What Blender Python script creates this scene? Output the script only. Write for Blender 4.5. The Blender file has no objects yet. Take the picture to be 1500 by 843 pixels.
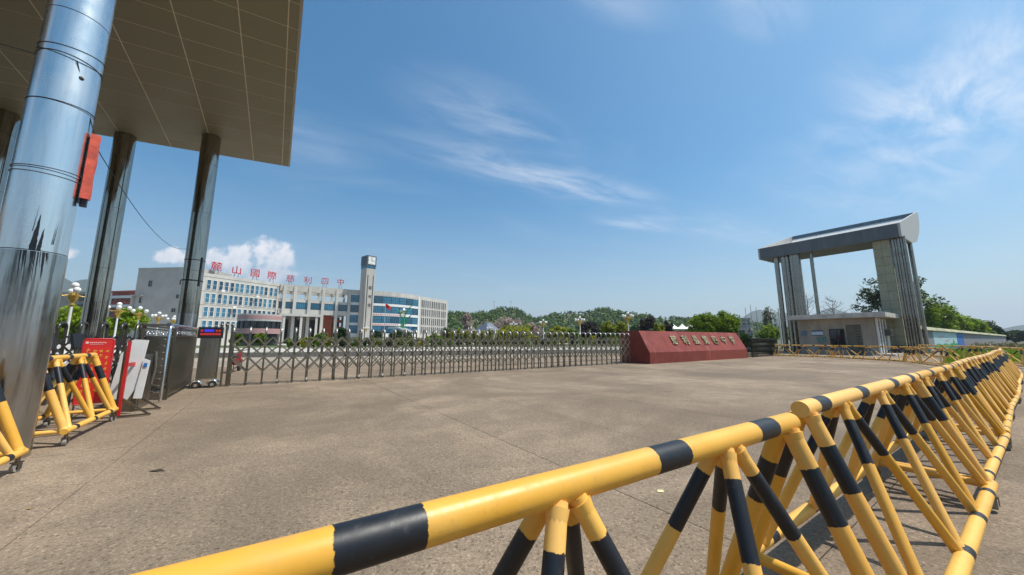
import bpy, bmesh, math, random
import numpy as np
from mathutils import Vector, Matrix, Quaternion
R = math.radians
random.seed(7); rng = np.random.default_rng(7)
S = bpy.context.scene
COL = S.collection
# ------------------------------------------------------------------ camera
EYE = 1.6; FPX = 515.0; PITCH = math.atan(76.5 / FPX)
cam = bpy.data.cameras.new('camera'); cam.sensor_width = 36; cam.lens = 36 * FPX / 1500
cam.clip_start = 0.05; cam.clip_end = 30000
camo = bpy.data.objects.new('camera', cam); COL.objects.link(camo)
camo.location = (0, 0, EYE); camo.rotation_euler = (R(90) + PITCH, 0, 0)
S.camera = camo
# ------------------------------------------------------------------ light
SUN_AZ, SUN_EL = R(92), R(62)
sund = Vector((math.sin(SUN_AZ) * math.cos(SUN_EL), math.cos(SUN_AZ) * math.cos(SUN_EL), math.sin(SUN_EL)))
sl = bpy.data.lights.new('sun', 'SUN'); sl.energy = 4.5; sl.angle = R(0.55); sl.color = (1, .95, .87)
so = bpy.data.objects.new('sun', sl); COL.objects.link(so); so.rotation_euler = sund.to_track_quat('Z', 'Y').to_euler()
S.view_settings.view_transform = 'Standard'; S.view_settings.look = 'None'
S.view_settings.exposure = 0.24; S.view_settings.gamma = 1
W = bpy.data.worlds.new('World'); S.world = W; W.use_nodes = True
wn, wl = W.node_tree.nodes, W.node_tree.links
bg = wn['Background']; bg.inputs['Strength'].default_value = 0.118
sky = wn.new('ShaderNodeTexSky'); sky.sky_type = 'NISHITA'; sky.sun_disc = False
sky.sun_elevation = SUN_EL; sky.sun_rotation = SUN_AZ
sky.air_density = 1.0; sky.dust_density = 1.9; sky.ozone_density = 1.3; sky.altitude = 100

def mth(nt, op, a, b=None, c=None, clamp=False):
    n = nt.nodes.new('ShaderNodeMath'); n.operation = op; n.use_clamp = clamp
    for i, v in enumerate((a, b, c)):
        if v is None: continue
        if isinstance(v, (int, float)): n.inputs[i].default_value = v
        else: nt.links.new(v, n.inputs[i])
    return n.outputs[0]

def vmth(nt, op, a, b=None):
    n = nt.nodes.new('ShaderNodeVectorMath'); n.operation = op
    for i, v in enumerate((a, b)):
        if v is None: continue
        if isinstance(v, tuple): n.inputs[i].default_value = v
        else: nt.links.new(v, n.inputs[i])
    return n

def mrange(nt, v, a, b, c=0., d=1., smooth=True):
    n = nt.nodes.new('ShaderNodeMapRange'); n.interpolation_type = 'SMOOTHSTEP' if smooth else 'LINEAR'
    nt.links.new(v, n.inputs[0])
    for i, q in enumerate((a, b, c, d)): n.inputs[i + 1].default_value = q
    return n.outputs[0]

def noise(nt, vec, scale, detail=4, rough=.55, dist=0.):
    n = nt.nodes.new('ShaderNodeTexNoise'); n.inputs['Scale'].default_value = scale
    n.inputs['Detail'].default_value = detail; n.inputs['Roughness'].default_value = rough
    n.inputs['Distortion'].default_value = dist
    if vec is not None: nt.links.new(vec, n.inputs['Vector'])
    return n.outputs[0]

def mixc(nt, fac, a, b):
    n = nt.nodes.new('ShaderNodeMix'); n.data_type = 'RGBA'
    for i, v in ((0, fac), (6, a), (7, b)):
        if isinstance(v, (int, float)): n.inputs[i].default_value = v
        elif isinstance(v, tuple): n.inputs[i].default_value = v if len(v) == 4 else (*v, 1)
        else: nt.links.new(v, n.inputs[i])
    return n.outputs[2]

def build_sky():
    nt = W.node_tree
    tc = nt.nodes.new('ShaderNodeTexCoord'); d = tc.outputs['Generated']
    sep = nt.nodes.new('ShaderNodeSeparateXYZ'); nt.links.new(d, sep.inputs[0])
    x, y, z = sep.outputs
    zc = mth(nt, 'MAXIMUM', z, 0.04)
    cmb = nt.nodes.new('ShaderNodeCombineXYZ')
    nt.links.new(mth(nt, 'DIVIDE', x, zc), cmb.inputs[0]); nt.links.new(mth(nt, 'DIVIDE', y, zc), cmb.inputs[1])
    q = cmb.outputs[0]                                     # a point on the cirrus layer, in layer heights
    def rot_scale(center, ang, sx, sy):
        v = vmth(nt, 'SUBTRACT', q, (center[0], center[1], 0)).outputs[0]
        r = nt.nodes.new('ShaderNodeVectorRotate'); r.rotation_type = 'Z_AXIS'; r.inputs['Angle'].default_value = -ang
        nt.links.new(v, r.inputs['Vector'])
        return vmth(nt, 'MULTIPLY', r.outputs[0], (sx, sy, 1)).outputs[0]
    wisp = rot_scale((0, 0), R(29), 1.0, 3.0)
    n1 = noise(nt, wisp, 1.7, 9, .62, .45)
    n2 = noise(nt, rot_scale((3, 1), R(30), 1.0, 2.2), .55, 5, .55, .5)
    f1 = mrange(nt, n1, .30, .80)
    tot = None
    # bands of cirrus: centre on the layer, direction, half length, half width, density
    for (cx, cy, ang, L, w, amp) in ((.25, 2.10, 64, 1.15, .26, .55), (-.05, 1.52, 55, .55, .28, .34), (1.10, 2.95, 66, .55, .22, .40), (1.9, 3.1, 60, 1.2, .35, .25),
                                (1.95, 1.25, 66, .85, .55, .62), (2.3, 1.9, 50, 1.4, .7, .34), (.30, .90, 70, .25, .10, .22),
                                (.75, .93, 60, .25, .10, .4), (-1.6, 1.0, 40, 1.2, .5, .4), (1.6, -1.5, 50, 2., .6, .6), (-2.0, -1.6, 40, 2., .7, .5)):
        m = vmth(nt, 'LENGTH', rot_scale((cx, cy), R(90 - ang), 1 / L, 1 / w)).outputs['Value']
        m = mth(nt, 'MULTIPLY', mrange(nt, m, 1.15, 0.1), amp)
        tot = m if tot is None else mth(nt, 'ADD', tot, m)
    cir = mth(nt, 'MULTIPLY', tot, f1)
    veil = mth(nt, 'MULTIPLY', mrange(nt, n2, .50, .85), .12)
    cir = mth(nt, 'ADD', cir, veil, clamp=True)
    cir = mth(nt, 'MULTIPLY', cir, mrange(nt, z, .02, .12))
    # cumulus: direction given as tangents left / up of straight ahead
    yc = mth(nt, 'MAXIMUM', y, .02)
    tx, tz = mth(nt, 'DIVIDE', x, yc), mth(nt, 'DIVIDE', z, yc)
    c2 = nt.nodes.new('ShaderNodeCombineXYZ'); nt.links.new(tx, c2.inputs[0]); nt.links.new(tz, c2.inputs[1])
    t = c2.outputs[0]
    nb = noise(nt, t, 9, 8, .6, .2)
    nf = noise(nt, t, 26, 6, .6, .1)
    dens = None
    for (cx, cz, rx, rz) in ((-.79, .245, .075, .05), (-.86, .235, .07, .045), (-1.0, .242, .075, .032), (-.72, .25, .075, .07), (-.66, .235, .05, .06), (-.80, .215, .08, .05), (-.93, .235, .06, .035), (-1.02, .235, .055, .03), (-1.3, .25, .05, .03), (-.70, .19, .1, .045)):
        v = vmth(nt, 'MULTIPLY', vmth(nt, 'SUBTRACT', t, (cx, cz, 0)).outputs[0], (1 / rx, 1 / rz, 0)).outputs[0]
        m = mth(nt, 'SUBTRACT', 1., vmth(nt, 'LENGTH', v).outputs['Value'])
        dens = m if dens is None else mth(nt, 'MAXIMUM', dens, m)
    dens = mth(nt, 'ADD', dens, mth(nt, 'MULTIPLY', mth(nt, 'SUBTRACT', mth(nt, 'ADD', mth(nt, 'MULTIPLY', nb, .65), mth(nt, 'MULTIPLY', nf, .35)), .5), 2.6))
    cum = mth(nt, 'MULTIPLY', mrange(nt, dens, .18, .62), mrange(nt, y, .05, .2))
    cum = mth(nt, 'MULTIPLY', cum, .82)
    shade = mrange(nt, mth(nt, 'ADD', mth(nt, 'MULTIPLY', tz, 5.), mth(nt, 'MULTIPLY', nf, .9)), 1.25, 1.9)
    ccol = mixc(nt, shade, (5.0, 5.35, 6.2), (8.3, 8.0, 8.1))
    hs = nt.nodes.new('ShaderNodeHueSaturation'); hs.inputs['Saturation'].default_value = 1.25
    nt.links.new(vmth(nt, 'MULTIPLY', sky.outputs[0], (.84, 1.08, 1.10)).outputs[0], hs.inputs['Color'])
    base = mixc(nt, mrange(nt, z, .42, -.02, 0., .42), hs.outputs[0], (4.5, 4.35, 4.4))
    c = mixc(nt, cir, base, (7.2, 7.4, 7.9))
    c = mixc(nt, cum, c, ccol)
    nt.links.new(c, bg.inputs['Color'])
build_sky()

# ------------------------------------------------------------------ measuring helpers (photo pixel -> point of the place)
cP, sP = math.cos(PITCH), math.sin(PITCH)
def ray(px, py):
    a = 421.5 - py
    return Vector((px - 750, FPX * cP - a * sP, FPX * sP + a * cP))
def gp(px, py, z=0.):
    r = ray(px, py); t = (z - EYE) / r.z
    return Vector((r.x * t, r.y * t, z))
def dp(px, py, Y):
    r = ray(px, py); t = Y / r.y
    return Vector((r.x * t, Y, EYE + r.z * t))
UD = Vector((math.sin(R(56)), math.cos(R(56)), 0)); VD = Vector((-UD.y, UD.x, 0))   # along the gate line / into the campus
UANG = math.atan2(UD.y, UD.x)
def uv(u, v, z=0.): return UD * u + VD * v + Vector((0, 0, z))

# ------------------------------------------------------------------ materials
MATS = {}
def mat(name, col, rough=.6, metal=0., var=.12, scale=2.5, alt=None, bump=0., bscale=30., spec=.5, streak=None, coat=0., emit=None, objvar=0.):
    if name in MATS: return MATS[name]
    m = bpy.data.materials.new(name); m.use_nodes = True; MATS[name] = m
    nt = m.node_tree; b = nt.nodes['Principled BSDF']
    b.inputs['Roughness'].default_value = rough; b.inputs['Metallic'].default_value = metal
    b.inputs['Specular IOR Level'].default_value = spec
    if coat: b.inputs['Coat Weight'].default_value = coat; b.inputs['Coat Roughness'].default_value = .12
    tc = nt.nodes.new('ShaderNodeTexCoord'); vec = tc.outputs['Object']
    if streak:
        vec = vmth(nt, 'MULTIPLY', vec, streak).outputs[0]
    n = noise(nt, vec, scale, 6, .6)
    f = mrange(nt, n, .3, .7)
    lo = tuple(c * (1 - var) for c in col); hi = tuple(min(1, c * (1 + var)) for c in col)
    c = mixc(nt, f, lo, alt or hi)
    if objvar:
        oi = nt.nodes.new('ShaderNodeObjectInfo')
        hv = nt.nodes.new('ShaderNodeHueSaturation')
        nt.links.new(mrange(nt, oi.outputs['Random'], 0, 1, 1 - objvar, 1 + objvar, False), hv.inputs['Value'])
        nt.links.new(c, hv.inputs['Color']); c = hv.outputs[0]
    nt.links.new(c, b.inputs['Base Color'])
    r2 = mth(nt, 'ADD', mth(nt, 'MULTIPLY', f, .16), rough - .08, clamp=True); nt.links.new(r2, b.inputs['Roughness'])
    if bump:
        bn = nt.nodes.new('ShaderNodeBump'); bn.inputs['Strength'].default_value = bump; bn.inputs['Distance'].default_value = .02
        nt.links.new(noise(nt, tc.outputs['Object'], bscale, 5, .6), bn.inputs['Height']); nt.links.new(bn.outputs[0], b.inputs['Normal'])
    if emit:
        b.inputs['Emission Color'].default_value = (*emit[:3], 1); b.inputs['Emission Strength'].default_value = emit[3]
    return m

def concrete_mat(name, col, joint=False, fine=1., objvar=.05):
    if name in MATS: return MATS[name]
    m = bpy.data.materials.new(name); m.use_nodes = True; MATS[name] = m
    nt = m.node_tree; b = nt.nodes['Principled BSDF']
    g = nt.nodes.new('ShaderNodeNewGeometry'); p = g.outputs['Position']
    big = noise(nt, p, .22, 6, .62, .6); mid = noise(nt, p, 1.3, 6, .65, .3)
    fine_n = noise(nt, p, 26, 5, .75); grit = noise(nt, p, 90, 3, .7)
    k = lambda s: tuple(c * s for c in col)
    c = mixc(nt, mrange(nt, big, .34, .66), k(.64), k(1.18))
    pat = noise(nt, vmth(nt, 'MULTIPLY', p, (1., 1., 0.)).outputs[0], .55, 3, .45, 1.5)
    c = mixc(nt, mth(nt, 'MULTIPLY', mrange(nt, pat, .50, .60), .42), c, (col[0] * .72, col[1] * .73, col[2] * .76))
    c = mixc(nt, mth(nt, 'MULTIPLY', mrange(nt, mid, .40, .72), .62), c, (col[0] * .66, col[1] * .66, col[2] * .66))
    # pale dusty scrapes
    sc = noise(nt, vmth(nt, 'MULTIPLY', p, (.55, 1.2, 1)).outputs[0], .8, 7, .7, 1.2)
    c = mixc(nt, mth(nt, 'MULTIPLY', mrange(nt, sc, .60, .74), .42), c, (col[0] * 1.5, col[1] * 1.45, col[2] * 1.4))
    rv = nt.nodes.new('ShaderNodeVectorRotate'); rv.rotation_type = 'Z_AXIS'; rv.inputs['Angle'].default_value = R(-122); nt.links.new(p, rv.inputs['Vector'])
    tyre = noise(nt, vmth(nt, 'MULTIPLY', rv.outputs[0], (.06, 1.7, 1)).outputs[0], 1.6, 4, .6, .4)
    c = mixc(nt, mth(nt, 'MULTIPLY', mrange(nt, tyre, .56, .70), .28), c, k(.55))
    wob = noise(nt, p, 1.1, 5, .7)
    ve = nt.nodes.new('ShaderNodeTexVoronoi'); ve.feature = 'DISTANCE_TO_EDGE'; ve.inputs['Scale'].default_value = .17
    wv = nt.nodes.new('ShaderNodeCombineXYZ')
    for i in range(2): nt.links.new(mth(nt, 'MULTIPLY', wob, 1.6 - 3.0 * i), wv.inputs[i])
    nt.links.new(vmth(nt, 'ADD', p, wv.outputs[0]).outputs[0], ve.inputs['Vector'])
    crack = mth(nt, 'MULTIPLY', mrange(nt, ve.outputs['Distance'], .0016, .0004), mrange(nt, big, .46, .56))
    c = mixc(nt, mth(nt, 'MULTIPLY', crack, .65), c, k(.38))
    sp = mrange(nt, fine_n, .30, .72, .72, 1.28, False)
    c = vmth(nt, 'MULTIPLY', c, None); cc = c.outputs[0]
    cb = nt.nodes.new('ShaderNodeCombineXYZ')
    gr = mth(nt, 'MULTIPLY', sp, mrange(nt, grit, .25, .75, .70, 1.34, False))
    for i in range(3): nt.links.new(gr, cb.inputs[i])
    nt.links.new(cb.outputs[0], c.inputs[1])
    vs_ = nt.nodes.new('ShaderNodeTexVoronoi'); vs_.inputs['Scale'].default_value = 62; nt.links.new(p, vs_.inputs['Vector'])
    sv = nt.nodes.new('ShaderNodeSeparateColor'); nt.links.new(vs_.outputs['Color'], sv.inputs[0])
    gr = mth(nt, 'MULTIPLY', gr, mrange(nt, sv.outputs[0], 0, 1, .84, 1.16, False))
    gr = mth(nt, 'ADD', gr, mth(nt, 'MULTIPLY', mrange(nt, sv.outputs[1], .93, .96), .45))
    gr = mth(nt, 'MULTIPLY', gr, mth(nt, 'SUBTRACT', 1., mth(nt, 'MULTIPLY', mrange(nt, sv.outputs[2], .93, .96), .40)))
    for i in range(3): nt.links.new(gr, cb.inputs[i])
    # dark oil spots
    vo = nt.nodes.new('ShaderNodeTexVoronoi'); vo.inputs['Scale'].default_value = .55; nt.links.new(p, vo.inputs['Vector'])
    spot = mth(nt, 'MULTIPLY', mrange(nt, vo.outputs['Distance'], .12, .0), .30)
    cc = mixc(nt, spot, cc, (.05, .045, .04))
    if objvar:
        oi = nt.nodes.new('ShaderNodeObjectInfo'); hv = nt.nodes.new('ShaderNodeHueSaturation')
        nt.links.new(mrange(nt, oi.outputs['Random'], 0, 1, 1 - objvar, 1 + objvar, False), hv.inputs['Value'])
        nt.links.new(cc, hv.inputs['Color']); cc = hv.outputs[0]
    nt.links.new(cc, b.inputs['Base Color']); b.inputs['Roughness'].default_value = .85; b.inputs['Specular IOR Level'].default_value = .25
    bn = nt.nodes.new('ShaderNodeBump'); bn.inputs['Strength'].default_value = .6 * fine; bn.inputs['Distance'].default_value = .012
    nt.links.new(mth(nt, 'ADD', fine_n, mth(nt, 'MULTIPLY', grit, .6)), bn.inputs['Height']); nt.links.new(bn.outputs[0], b.inputs['Normal'])
    return m

def steel_mat(name, col, rough, streakamt=.5, dents=.25):
    if name in MATS: return MATS[name]
    m = bpy.data.materials.new(name); m.use_nodes = True; MATS[name] = m
    nt = m.node_tree; b = nt.nodes['Principled BSDF']; b.inputs['Metallic'].default_value = 1
    tc = nt.nodes.new('ShaderNodeTexCoord'); o = tc.outputs['Object']
    st = noise(nt, vmth(nt, 'MULTIPLY', o, (5, 5, .35)).outputs[0], 3, 6, .65)
    cl = noise(nt, o, 1.6, 5, .6)
    f = mrange(nt, st, .45, .75)
    c = mixc(nt, mth(nt, 'MULTIPLY', f, streakamt), col, tuple(q * .42 for q in col))
    nt.links.new(c, b.inputs['Base Color'])
    r = mth(nt, 'ADD', mth(nt, 'MULTIPLY', mrange(nt, cl, .35, .7), .14), rough); nt.links.new(r, b.inputs['Roughness'])
    bn = nt.nodes.new('ShaderNodeBump'); bn.inputs['Strength'].default_value = dents; bn.inputs['Distance'].default_value = .02
    nt.links.new(noise(nt, vmth(nt, 'MULTIPLY', o, (1, 1, .5)).outputs[0], 2.2, 3, .5), bn.inputs['Height']); nt.links.new(bn.outputs[0], b.inputs['Normal'])
    return m

def band_mat():
    """yellow road-barrier paint with black bands; attribute 'band' is the distance inside a band"""
    m = bpy.data.materials.new('barrier_paint'); m.use_nodes = True
    nt = m.node_tree; b = nt.nodes['Principled BSDF']
    tc = nt.nodes.new('ShaderNodeTexCoord'); o = tc.outputs['Object']
    at = nt.nodes.new('ShaderNodeAttribute'); at.attribute_name = 'band'
    e = mth(nt, 'ADD', at.outputs['Fac'], mth(nt, 'MULTIPLY', mth(nt, 'SUBTRACT', noise(nt, o, 38, 5, .7), .5), .022))
    isb = mrange(nt, e, -.0012, .0012, smooth=False)
    big = noise(nt, o, 1.7, 5, .6); fine = noise(nt, o, 30, 6, .7)
    oi = nt.nodes.new('ShaderNodeObjectInfo')
    y = mixc(nt, mrange(nt, big, .3, .7), (.74, .36, .030), (.82, .45, .075))
    hv = nt.nodes.new('ShaderNodeHueSaturation'); nt.links.new(y, hv.inputs['Color'])
    nt.links.new(mrange(nt, oi.outputs['Random'], 0, 1, .88, 1.1, False), hv.inputs['Value']); nt.links.new(mrange(nt, oi.outputs['Random'], 0, 1, 1.03, .93, False), hv.inputs['Saturation'])
    y = mixc(nt, mth(nt, 'MULTIPLY', mrange(nt, fine, .56, .8), .5), hv.outputs[0], (.34, .19, .06))
    grime = noise(nt, o, 4.5, 7, .7, .6)
    y = mixc(nt, mth(nt, 'MULTIPLY', mrange(nt, grime, .52, .78), .38), y, (.42, .27, .11))
    k = mixc(nt, mrange(nt, fine, .55, .85), (.008, .009, .012), (.06, .06, .062))
    c = mixc(nt, isb, y, k)
    # chips and rust
    chip = mrange(nt, noise(nt, o, 19, 9, .78, .4), .69, .715)
    c = mixc(nt, mth(nt, 'MULTIPLY', chip, .75), c, (.20, .10, .05))
    nt.links.new(c, b.inputs['Base Color'])
    nt.links.new(mrange(nt, mth(nt, 'ADD', fine, mth(nt, 'MULTIPLY', big, .7)), .5, 1.2, .30, .60, False), b.inputs['Roughness'])
    bn = nt.nodes.new('ShaderNodeBump'); bn.inputs['Strength'].default_value = .12; bn.inputs['Distance'].default_value = .004
    nt.links.new(fine, bn.inputs['Height']); nt.links.new(bn.outputs[0], b.inputs['Normal'])
    return m

def leaf_mat(name, dark, light, trans=.35):
    if name in MATS: return MATS[name]
    m = bpy.data.materials.new(name); m.use_nodes = True; MATS[name] = m
    nt = m.node_tree; b = nt.nodes['Principled BSDF']; out = nt.nodes['Material Output']
    at = nt.nodes.new('ShaderNodeAttribute'); at.attribute_name = 'tint'
    c = mixc(nt, at.outputs['Fac'], dark, light)
    nt.links.new(c, b.inputs['Base Color']); b.inputs['Roughness'].default_value = .55; b.inputs['Specular IOR Level'].default_value = .3
    t = nt.nodes.new('ShaderNodeBsdfTranslucent'); nt.links.new(c, t.inputs[0])
    mx = nt.nodes.new('ShaderNodeMixShader'); mx.inputs[0].default_value = trans
    nt.links.new(b.outputs[0], mx.inputs[1]); nt.links.new(t.outputs[0], mx.inputs[2]); nt.links.new(mx.outputs[0], out.inputs[0])
    return m

# ------------------------------------------------------------------ mesh builder
class MB:
    def __init__(s): s.v = []; s.f = []; s.m = []; s.sm = []; s.band = {}
    def face(s, idx, mi=0, smooth=False): s.f.append(tuple(idx)); s.m.append(mi); s.sm.append(smooth)
    def add(s, pts): n = len(s.v); s.v.extend(tuple(p) for p in pts); return n
    def quad(s, a, b, c, d, mi=0): n = s.add((a, b, c, d)); s.face((n, n + 1, n + 2, n + 3), mi)
    def obox(s, o, ex, ey, ez, mi=0):
        """box with corner o and edge vectors"""
        o, ex, ey, ez = Vector(o), Vector(ex), Vector(ey), Vector(ez)
        if ex.cross(ey).dot(ez) < 0: o, ex = o + ex, -ex
        n = s.add([o, o + ex, o + ex + ey, o + ey, o + ez, o + ex + ez, o + ex + ey + ez, o + ey + ez])
        for q in ((3, 2, 1, 0), (4, 5, 6, 7), (0, 1, 5, 4), (1, 2, 6, 5), (2, 3, 7, 6), (3, 0, 4, 7)): s.face([n + i for i in q], mi)
        return s
    def box(s, c, size, mi=0, ax=None, ay=None):
        ax = Vector(ax or (1, 0, 0)); ay = Vector(ay or (-ax.y, ax.x, 0))
        c = Vector(c); ex, ey, ez = ax * size[0], ay * size[1], Vector((0, 0, size[2]))
        return s.obox(c - ex / 2 - ey / 2 - ez / 2, ex, ey, ez, mi)
    def prism(s, poly, z0, z1, mi=0, mtop=None):
        a = sum(poly[i][0] * poly[(i + 1) % len(poly)][1] - poly[(i + 1) % len(poly)][0] * poly[i][1] for i in range(len(poly)))
        if a < 0: poly = poly[::-1]
        k = len(poly); n = s.add([(p[0], p[1], z0) for p in poly] + [(p[0], p[1], z1) for p in poly])
        for i in range(k): s.face((n + i, n + (i + 1) % k, n + k + (i + 1) % k, n + k + i), mi)
        s.face([n + k + i for i in range(k)], mi if mtop is None else mtop); s.face([n + k - 1 - i for i in range(k)], mi)
        return s
    def extr(s, poly3, vec, mi=0):
        """closed polygon of 3-D points pushed along vec"""
        k = len(poly3); P = [Vector(p) for p in poly3]; nrm = Vector((0, 0, 0))
        for i in range(k): nrm += P[i].cross(P[(i + 1) % k])
        vec = Vector(vec)
        if nrm.dot(vec) > 0: P = P[::-1]
        n = s.add(P + [p + vec for p in P])
        s.face([n + i for i in range(k)], mi); s.face([n + k + k - 1 - i for i in range(k)], mi)
        for i in range(k): s.face((n + (i + 1) % k, n + i, n + k + i, n + k + (i + 1) % k), mi)
        return s
    def tube(s, pts, r, n=10, mi=0, caps=True, smooth=True, bands=None):
        P = [Vector(p) for p in pts]; rr = r if isinstance(r, (list, tuple)) else [r] * len(P)
        base = len(s.v); prev = None
        for i, p in enumerate(P):
            d = (P[min(i + 1, len(P) - 1)] - P[max(i - 1, 0)]).normalized()
            if prev is None:
                a = Vector((0, 0, 1)) if abs(d.z) < .9 else Vector((1, 0, 0)); e1 = d.cross(a).normalized()
            else: e1 = (prev - d * prev.dot(d)).normalized()
            prev = e1; e2 = d.cross(e1)
            for k in range(n):
                t = 2 * math.pi * k / n
                if bands is not None: s.band[len(s.v)] = bands[i]
                s.v.append(tuple(p + (e1 * math.cos(t) + e2 * math.sin(t)) * rr[i]))
        for i in range(len(P) - 1):
            for k in range(n):
                a, b = base + i * n + k, base + i * n + (k + 1) % n
                s.face((a, b, b + n, a + n), mi, smooth)
        if caps:
            for i, flip in ((0, True), (len(P) - 1, False)):
                st = len(s.v)
                for k in range(n):
                    if bands is not None: s.band[len(s.v)] = bands[i]
                    s.v.append(s.v[base + i * n + k])
                s.face([st + k for k in (range(n - 1, -1, -1) if flip else range(n))], mi)
        return s
    def pipe(s, p0, p1, r, bands=(), n=14, mi=0):
        """straight painted pipe; bands = (centre, half width) in metres from p0"""
        p0, p1 = Vector(p0), Vector(p1); L = (p1 - p0).length
        xs = {0., L}
        bs = sorted(bands)
        for c, h in bs: xs |= {c - h, c, c + h}
        for (c0, h0), (c1, h1) in zip(bs, bs[1:]): xs.add((c0 + h0 + c1 - h1) / 2)
        xs = sorted(x for x in xs if 0 <= x <= L)
        val = [max([h - abs(x - c) for c, h in bs] or [-1.]) for x in xs]
        return s.tube([p0.lerp(p1, x / L) for x in xs], r, n, mi, True, True, val)
    def ring(s, c, r0, r1, h, axis=(0, 0, 1), n=20, mi=0):
        ax = Vector(axis).normalized(); c = Vector(c)
        return s.tube([c - ax * h / 2, c + ax * h / 2], r1, n, mi)
    def lathe(s, prof, c=(0, 0, 0), n=16, mi=0, smooth=True):
        c = Vector(c); base = len(s.v)
        for (r, z) in prof:
            for k in range(n):
                t = 2 * math.pi * k / n; s.v.append((c.x + r * math.cos(t), c.y + r * math.sin(t), c.z + z))
        for i in range(len(prof) - 1):
            for k in range(n):
                a, b = base + i * n + k, base + i * n + (k + 1) % n; s.face((a, b, b + n, a + n), mi, smooth)
        return s
    def sphere(s, c, r, n=10, mi=0, sz=1.):
        return s.lathe([(max(1e-4, r * math.sin(math.pi * i / (n // 2 + 2))), -r * sz * math.cos(math.pi * i / (n // 2 + 2))) for i in range(n // 2 + 3)], c, n, mi)
    def mesh(s, name, mats):
        me = bpy.data.meshes.new(name); me.from_pydata([tuple(v) for v in s.v], [], s.f)
        for q in (mats if isinstance(mats, (list, tuple)) else [mats]): me.materials.append(q)
        me.polygons.foreach_set('material_index', s.m); me.polygons.foreach_set('use_smooth', s.sm)
        if s.band:
            a = me.attributes.new('band', 'FLOAT', 'POINT'); a.data.foreach_set('value', [s.band.get(i, -1.) for i in range(len(s.v))])
        me.update(); return me
    def build(s, name, mats, parent=None, loc=None):
        return link(name, s.mesh(name, mats), parent, loc)

def link(name, me, parent=None, loc=None):
    o = bpy.data.objects.new(name, me); COL.objects.link(o)
    if parent is not None: o.parent = parent
    if loc is not None: o.location = loc
    return o
def tag(o, label=None, cat=None, group=None, kind=None):
    if label: o['label'] = label
    if cat: o['category'] = cat
    if group: o['group'] = group
    if kind: o['kind'] = kind
    return o
def thing(name, label, cat, loc=(0, 0, 0), rz=0., group=None):
    o = bpy.data.objects.new(name, None); COL.objects.link(o); o.empty_display_size = .2
    o.location = loc; o.rotation_euler = (0, 0, rz)
    return tag(o, label, cat, group)
def copy_tree(o, parent=None):
    c = o.copy(); COL.objects.link(c)
    if parent is not None: c.parent = parent
    for ch in list(o.children): copy_tree(ch, c)
    return c
def textmesh(s, size, extrude=.0, bold=.0, align='CENTER'):
    cu = bpy.data.curves.new('lettering', 'FONT'); cu.body = s; cu.size = size; cu.extrude = extrude; cu.offset = bold
    cu.align_x = align; cu.align_y = 'CENTER'; cu.resolution_u = 3
    o = bpy.data.objects.new('lettering', cu); COL.objects.link(o)
    me = bpy.data.meshes.new_from_object(o.evaluated_get(bpy.context.evaluated_depsgraph_get()))
    bpy.data.objects.remove(o); bpy.data.curves.remove(cu)
    return me
def frame_mat(origin, ex, ez):
    """matrix that puts text (x right, y up, z out) on a plane: ex = reading direction, ez = up"""
    ex = Vector(ex).normalized(); ez = Vector(ez).normalized(); n = ex.cross(ez)
    return Matrix((( ex.x, ez.x, n.x, origin[0]), (ex.y, ez.y, n.y, origin[1]), (ex.z, ez.z, n.z, origin[2]), (0, 0, 0, 1)))

# shared materials
CONC = concrete_mat('forecourt_concrete', (.250, .187, .130))
YB = band_mat()
STEEL = steel_mat('polished_steel', (.82, .80, .76), .20, .25, .08)
STEELC = steel_mat('dark_reflection_steel', (.37, .335, .285), .06, .85, .16)  # rear columns: dark brown reflections and streaks put into the steel colour
STEELD = steel_mat('dull_steel', (.33, .31, .27), .26, .5, .12)
GSTEEL = steel_mat('gate_steel', (.225, .20, .155), .32, .4, .08)
BARM = mat('bar_aluminium', (.205, .18, .135), .42, .35, var=.15)
CHROME = steel_mat('chrome', (.75, .75, .74), .08, .15, .02)
BLACK = mat('black_plastic', (.015, .015, .017), .45)
RUBBER = mat('rubber', (.02, .02, .02), .8)
WHITE = mat('white_paint', (.72, .71, .68), .55, var=.06)
FACADE = mat('white_wall_tiles', (.51, .485, .44), .6, var=.09, scale=.5, streak=(1, 1, .25))
GREYW = mat('grey_render', (.40, .385, .355), .8, var=.10, scale=.4)
BEIGEW = mat('beige_render', (.42, .38, .325), .8, var=.10, scale=.5)
BGLASS = mat('blue_glass', (.015, .10, .17), .07, var=.35, scale=.35, spec=.9)
DGLASS = mat('dark_glass', (.012, .016, .02), .06, var=.3, scale=1, spec=.8)
REDP = mat('red_paint', (.50, .018, .022), .45, var=.15)

# ================================================================== SETTING
def sheet(name, poly, z, m, kind='structure'):
    b = MB(); n = b.add([(p[0], p[1], z) for p in poly])
    a = sum(poly[i][0] * poly[(i + 1) % len(poly)][1] - poly[(i + 1) % len(poly)][0] * poly[i][1] for i in range(len(poly)))
    b.face(range(n, n + len(poly)) if a > 0 else range(n + len(poly) - 1, n - 1, -1))
    return tag(b.build(name, m), kind=kind)
LAND = mat('dry_land', (.075, .082, .035), .95, var=.35, scale=.05, alt=(.12, .10, .055), bump=.4, bscale=3)
sheet('ground', [(9000 * math.cos(2 * math.pi * i / 48), 9000 * math.sin(2 * math.pi * i / 48)) for i in range(48)], -.12, LAND)
JOINT = mat('joint_dirt', (.15, .12, .09), .95, var=.4, scale=1.5)
fore = sheet('forecourt', [uv(-40, -26), uv(66, -26), uv(66, 60), uv(-40, 60)], -.018, JOINT)
slab_us = [-39.8, -30.2, -25.4, -20.6, -15.8, -11.0, -6.4, -1.6, 3.2, 8.05, 12.9, 17.7, 22.5, 27.3, 32.1, 36.9, 41.7, 46.5, 51.3, 56.1, 65.8]
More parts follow.
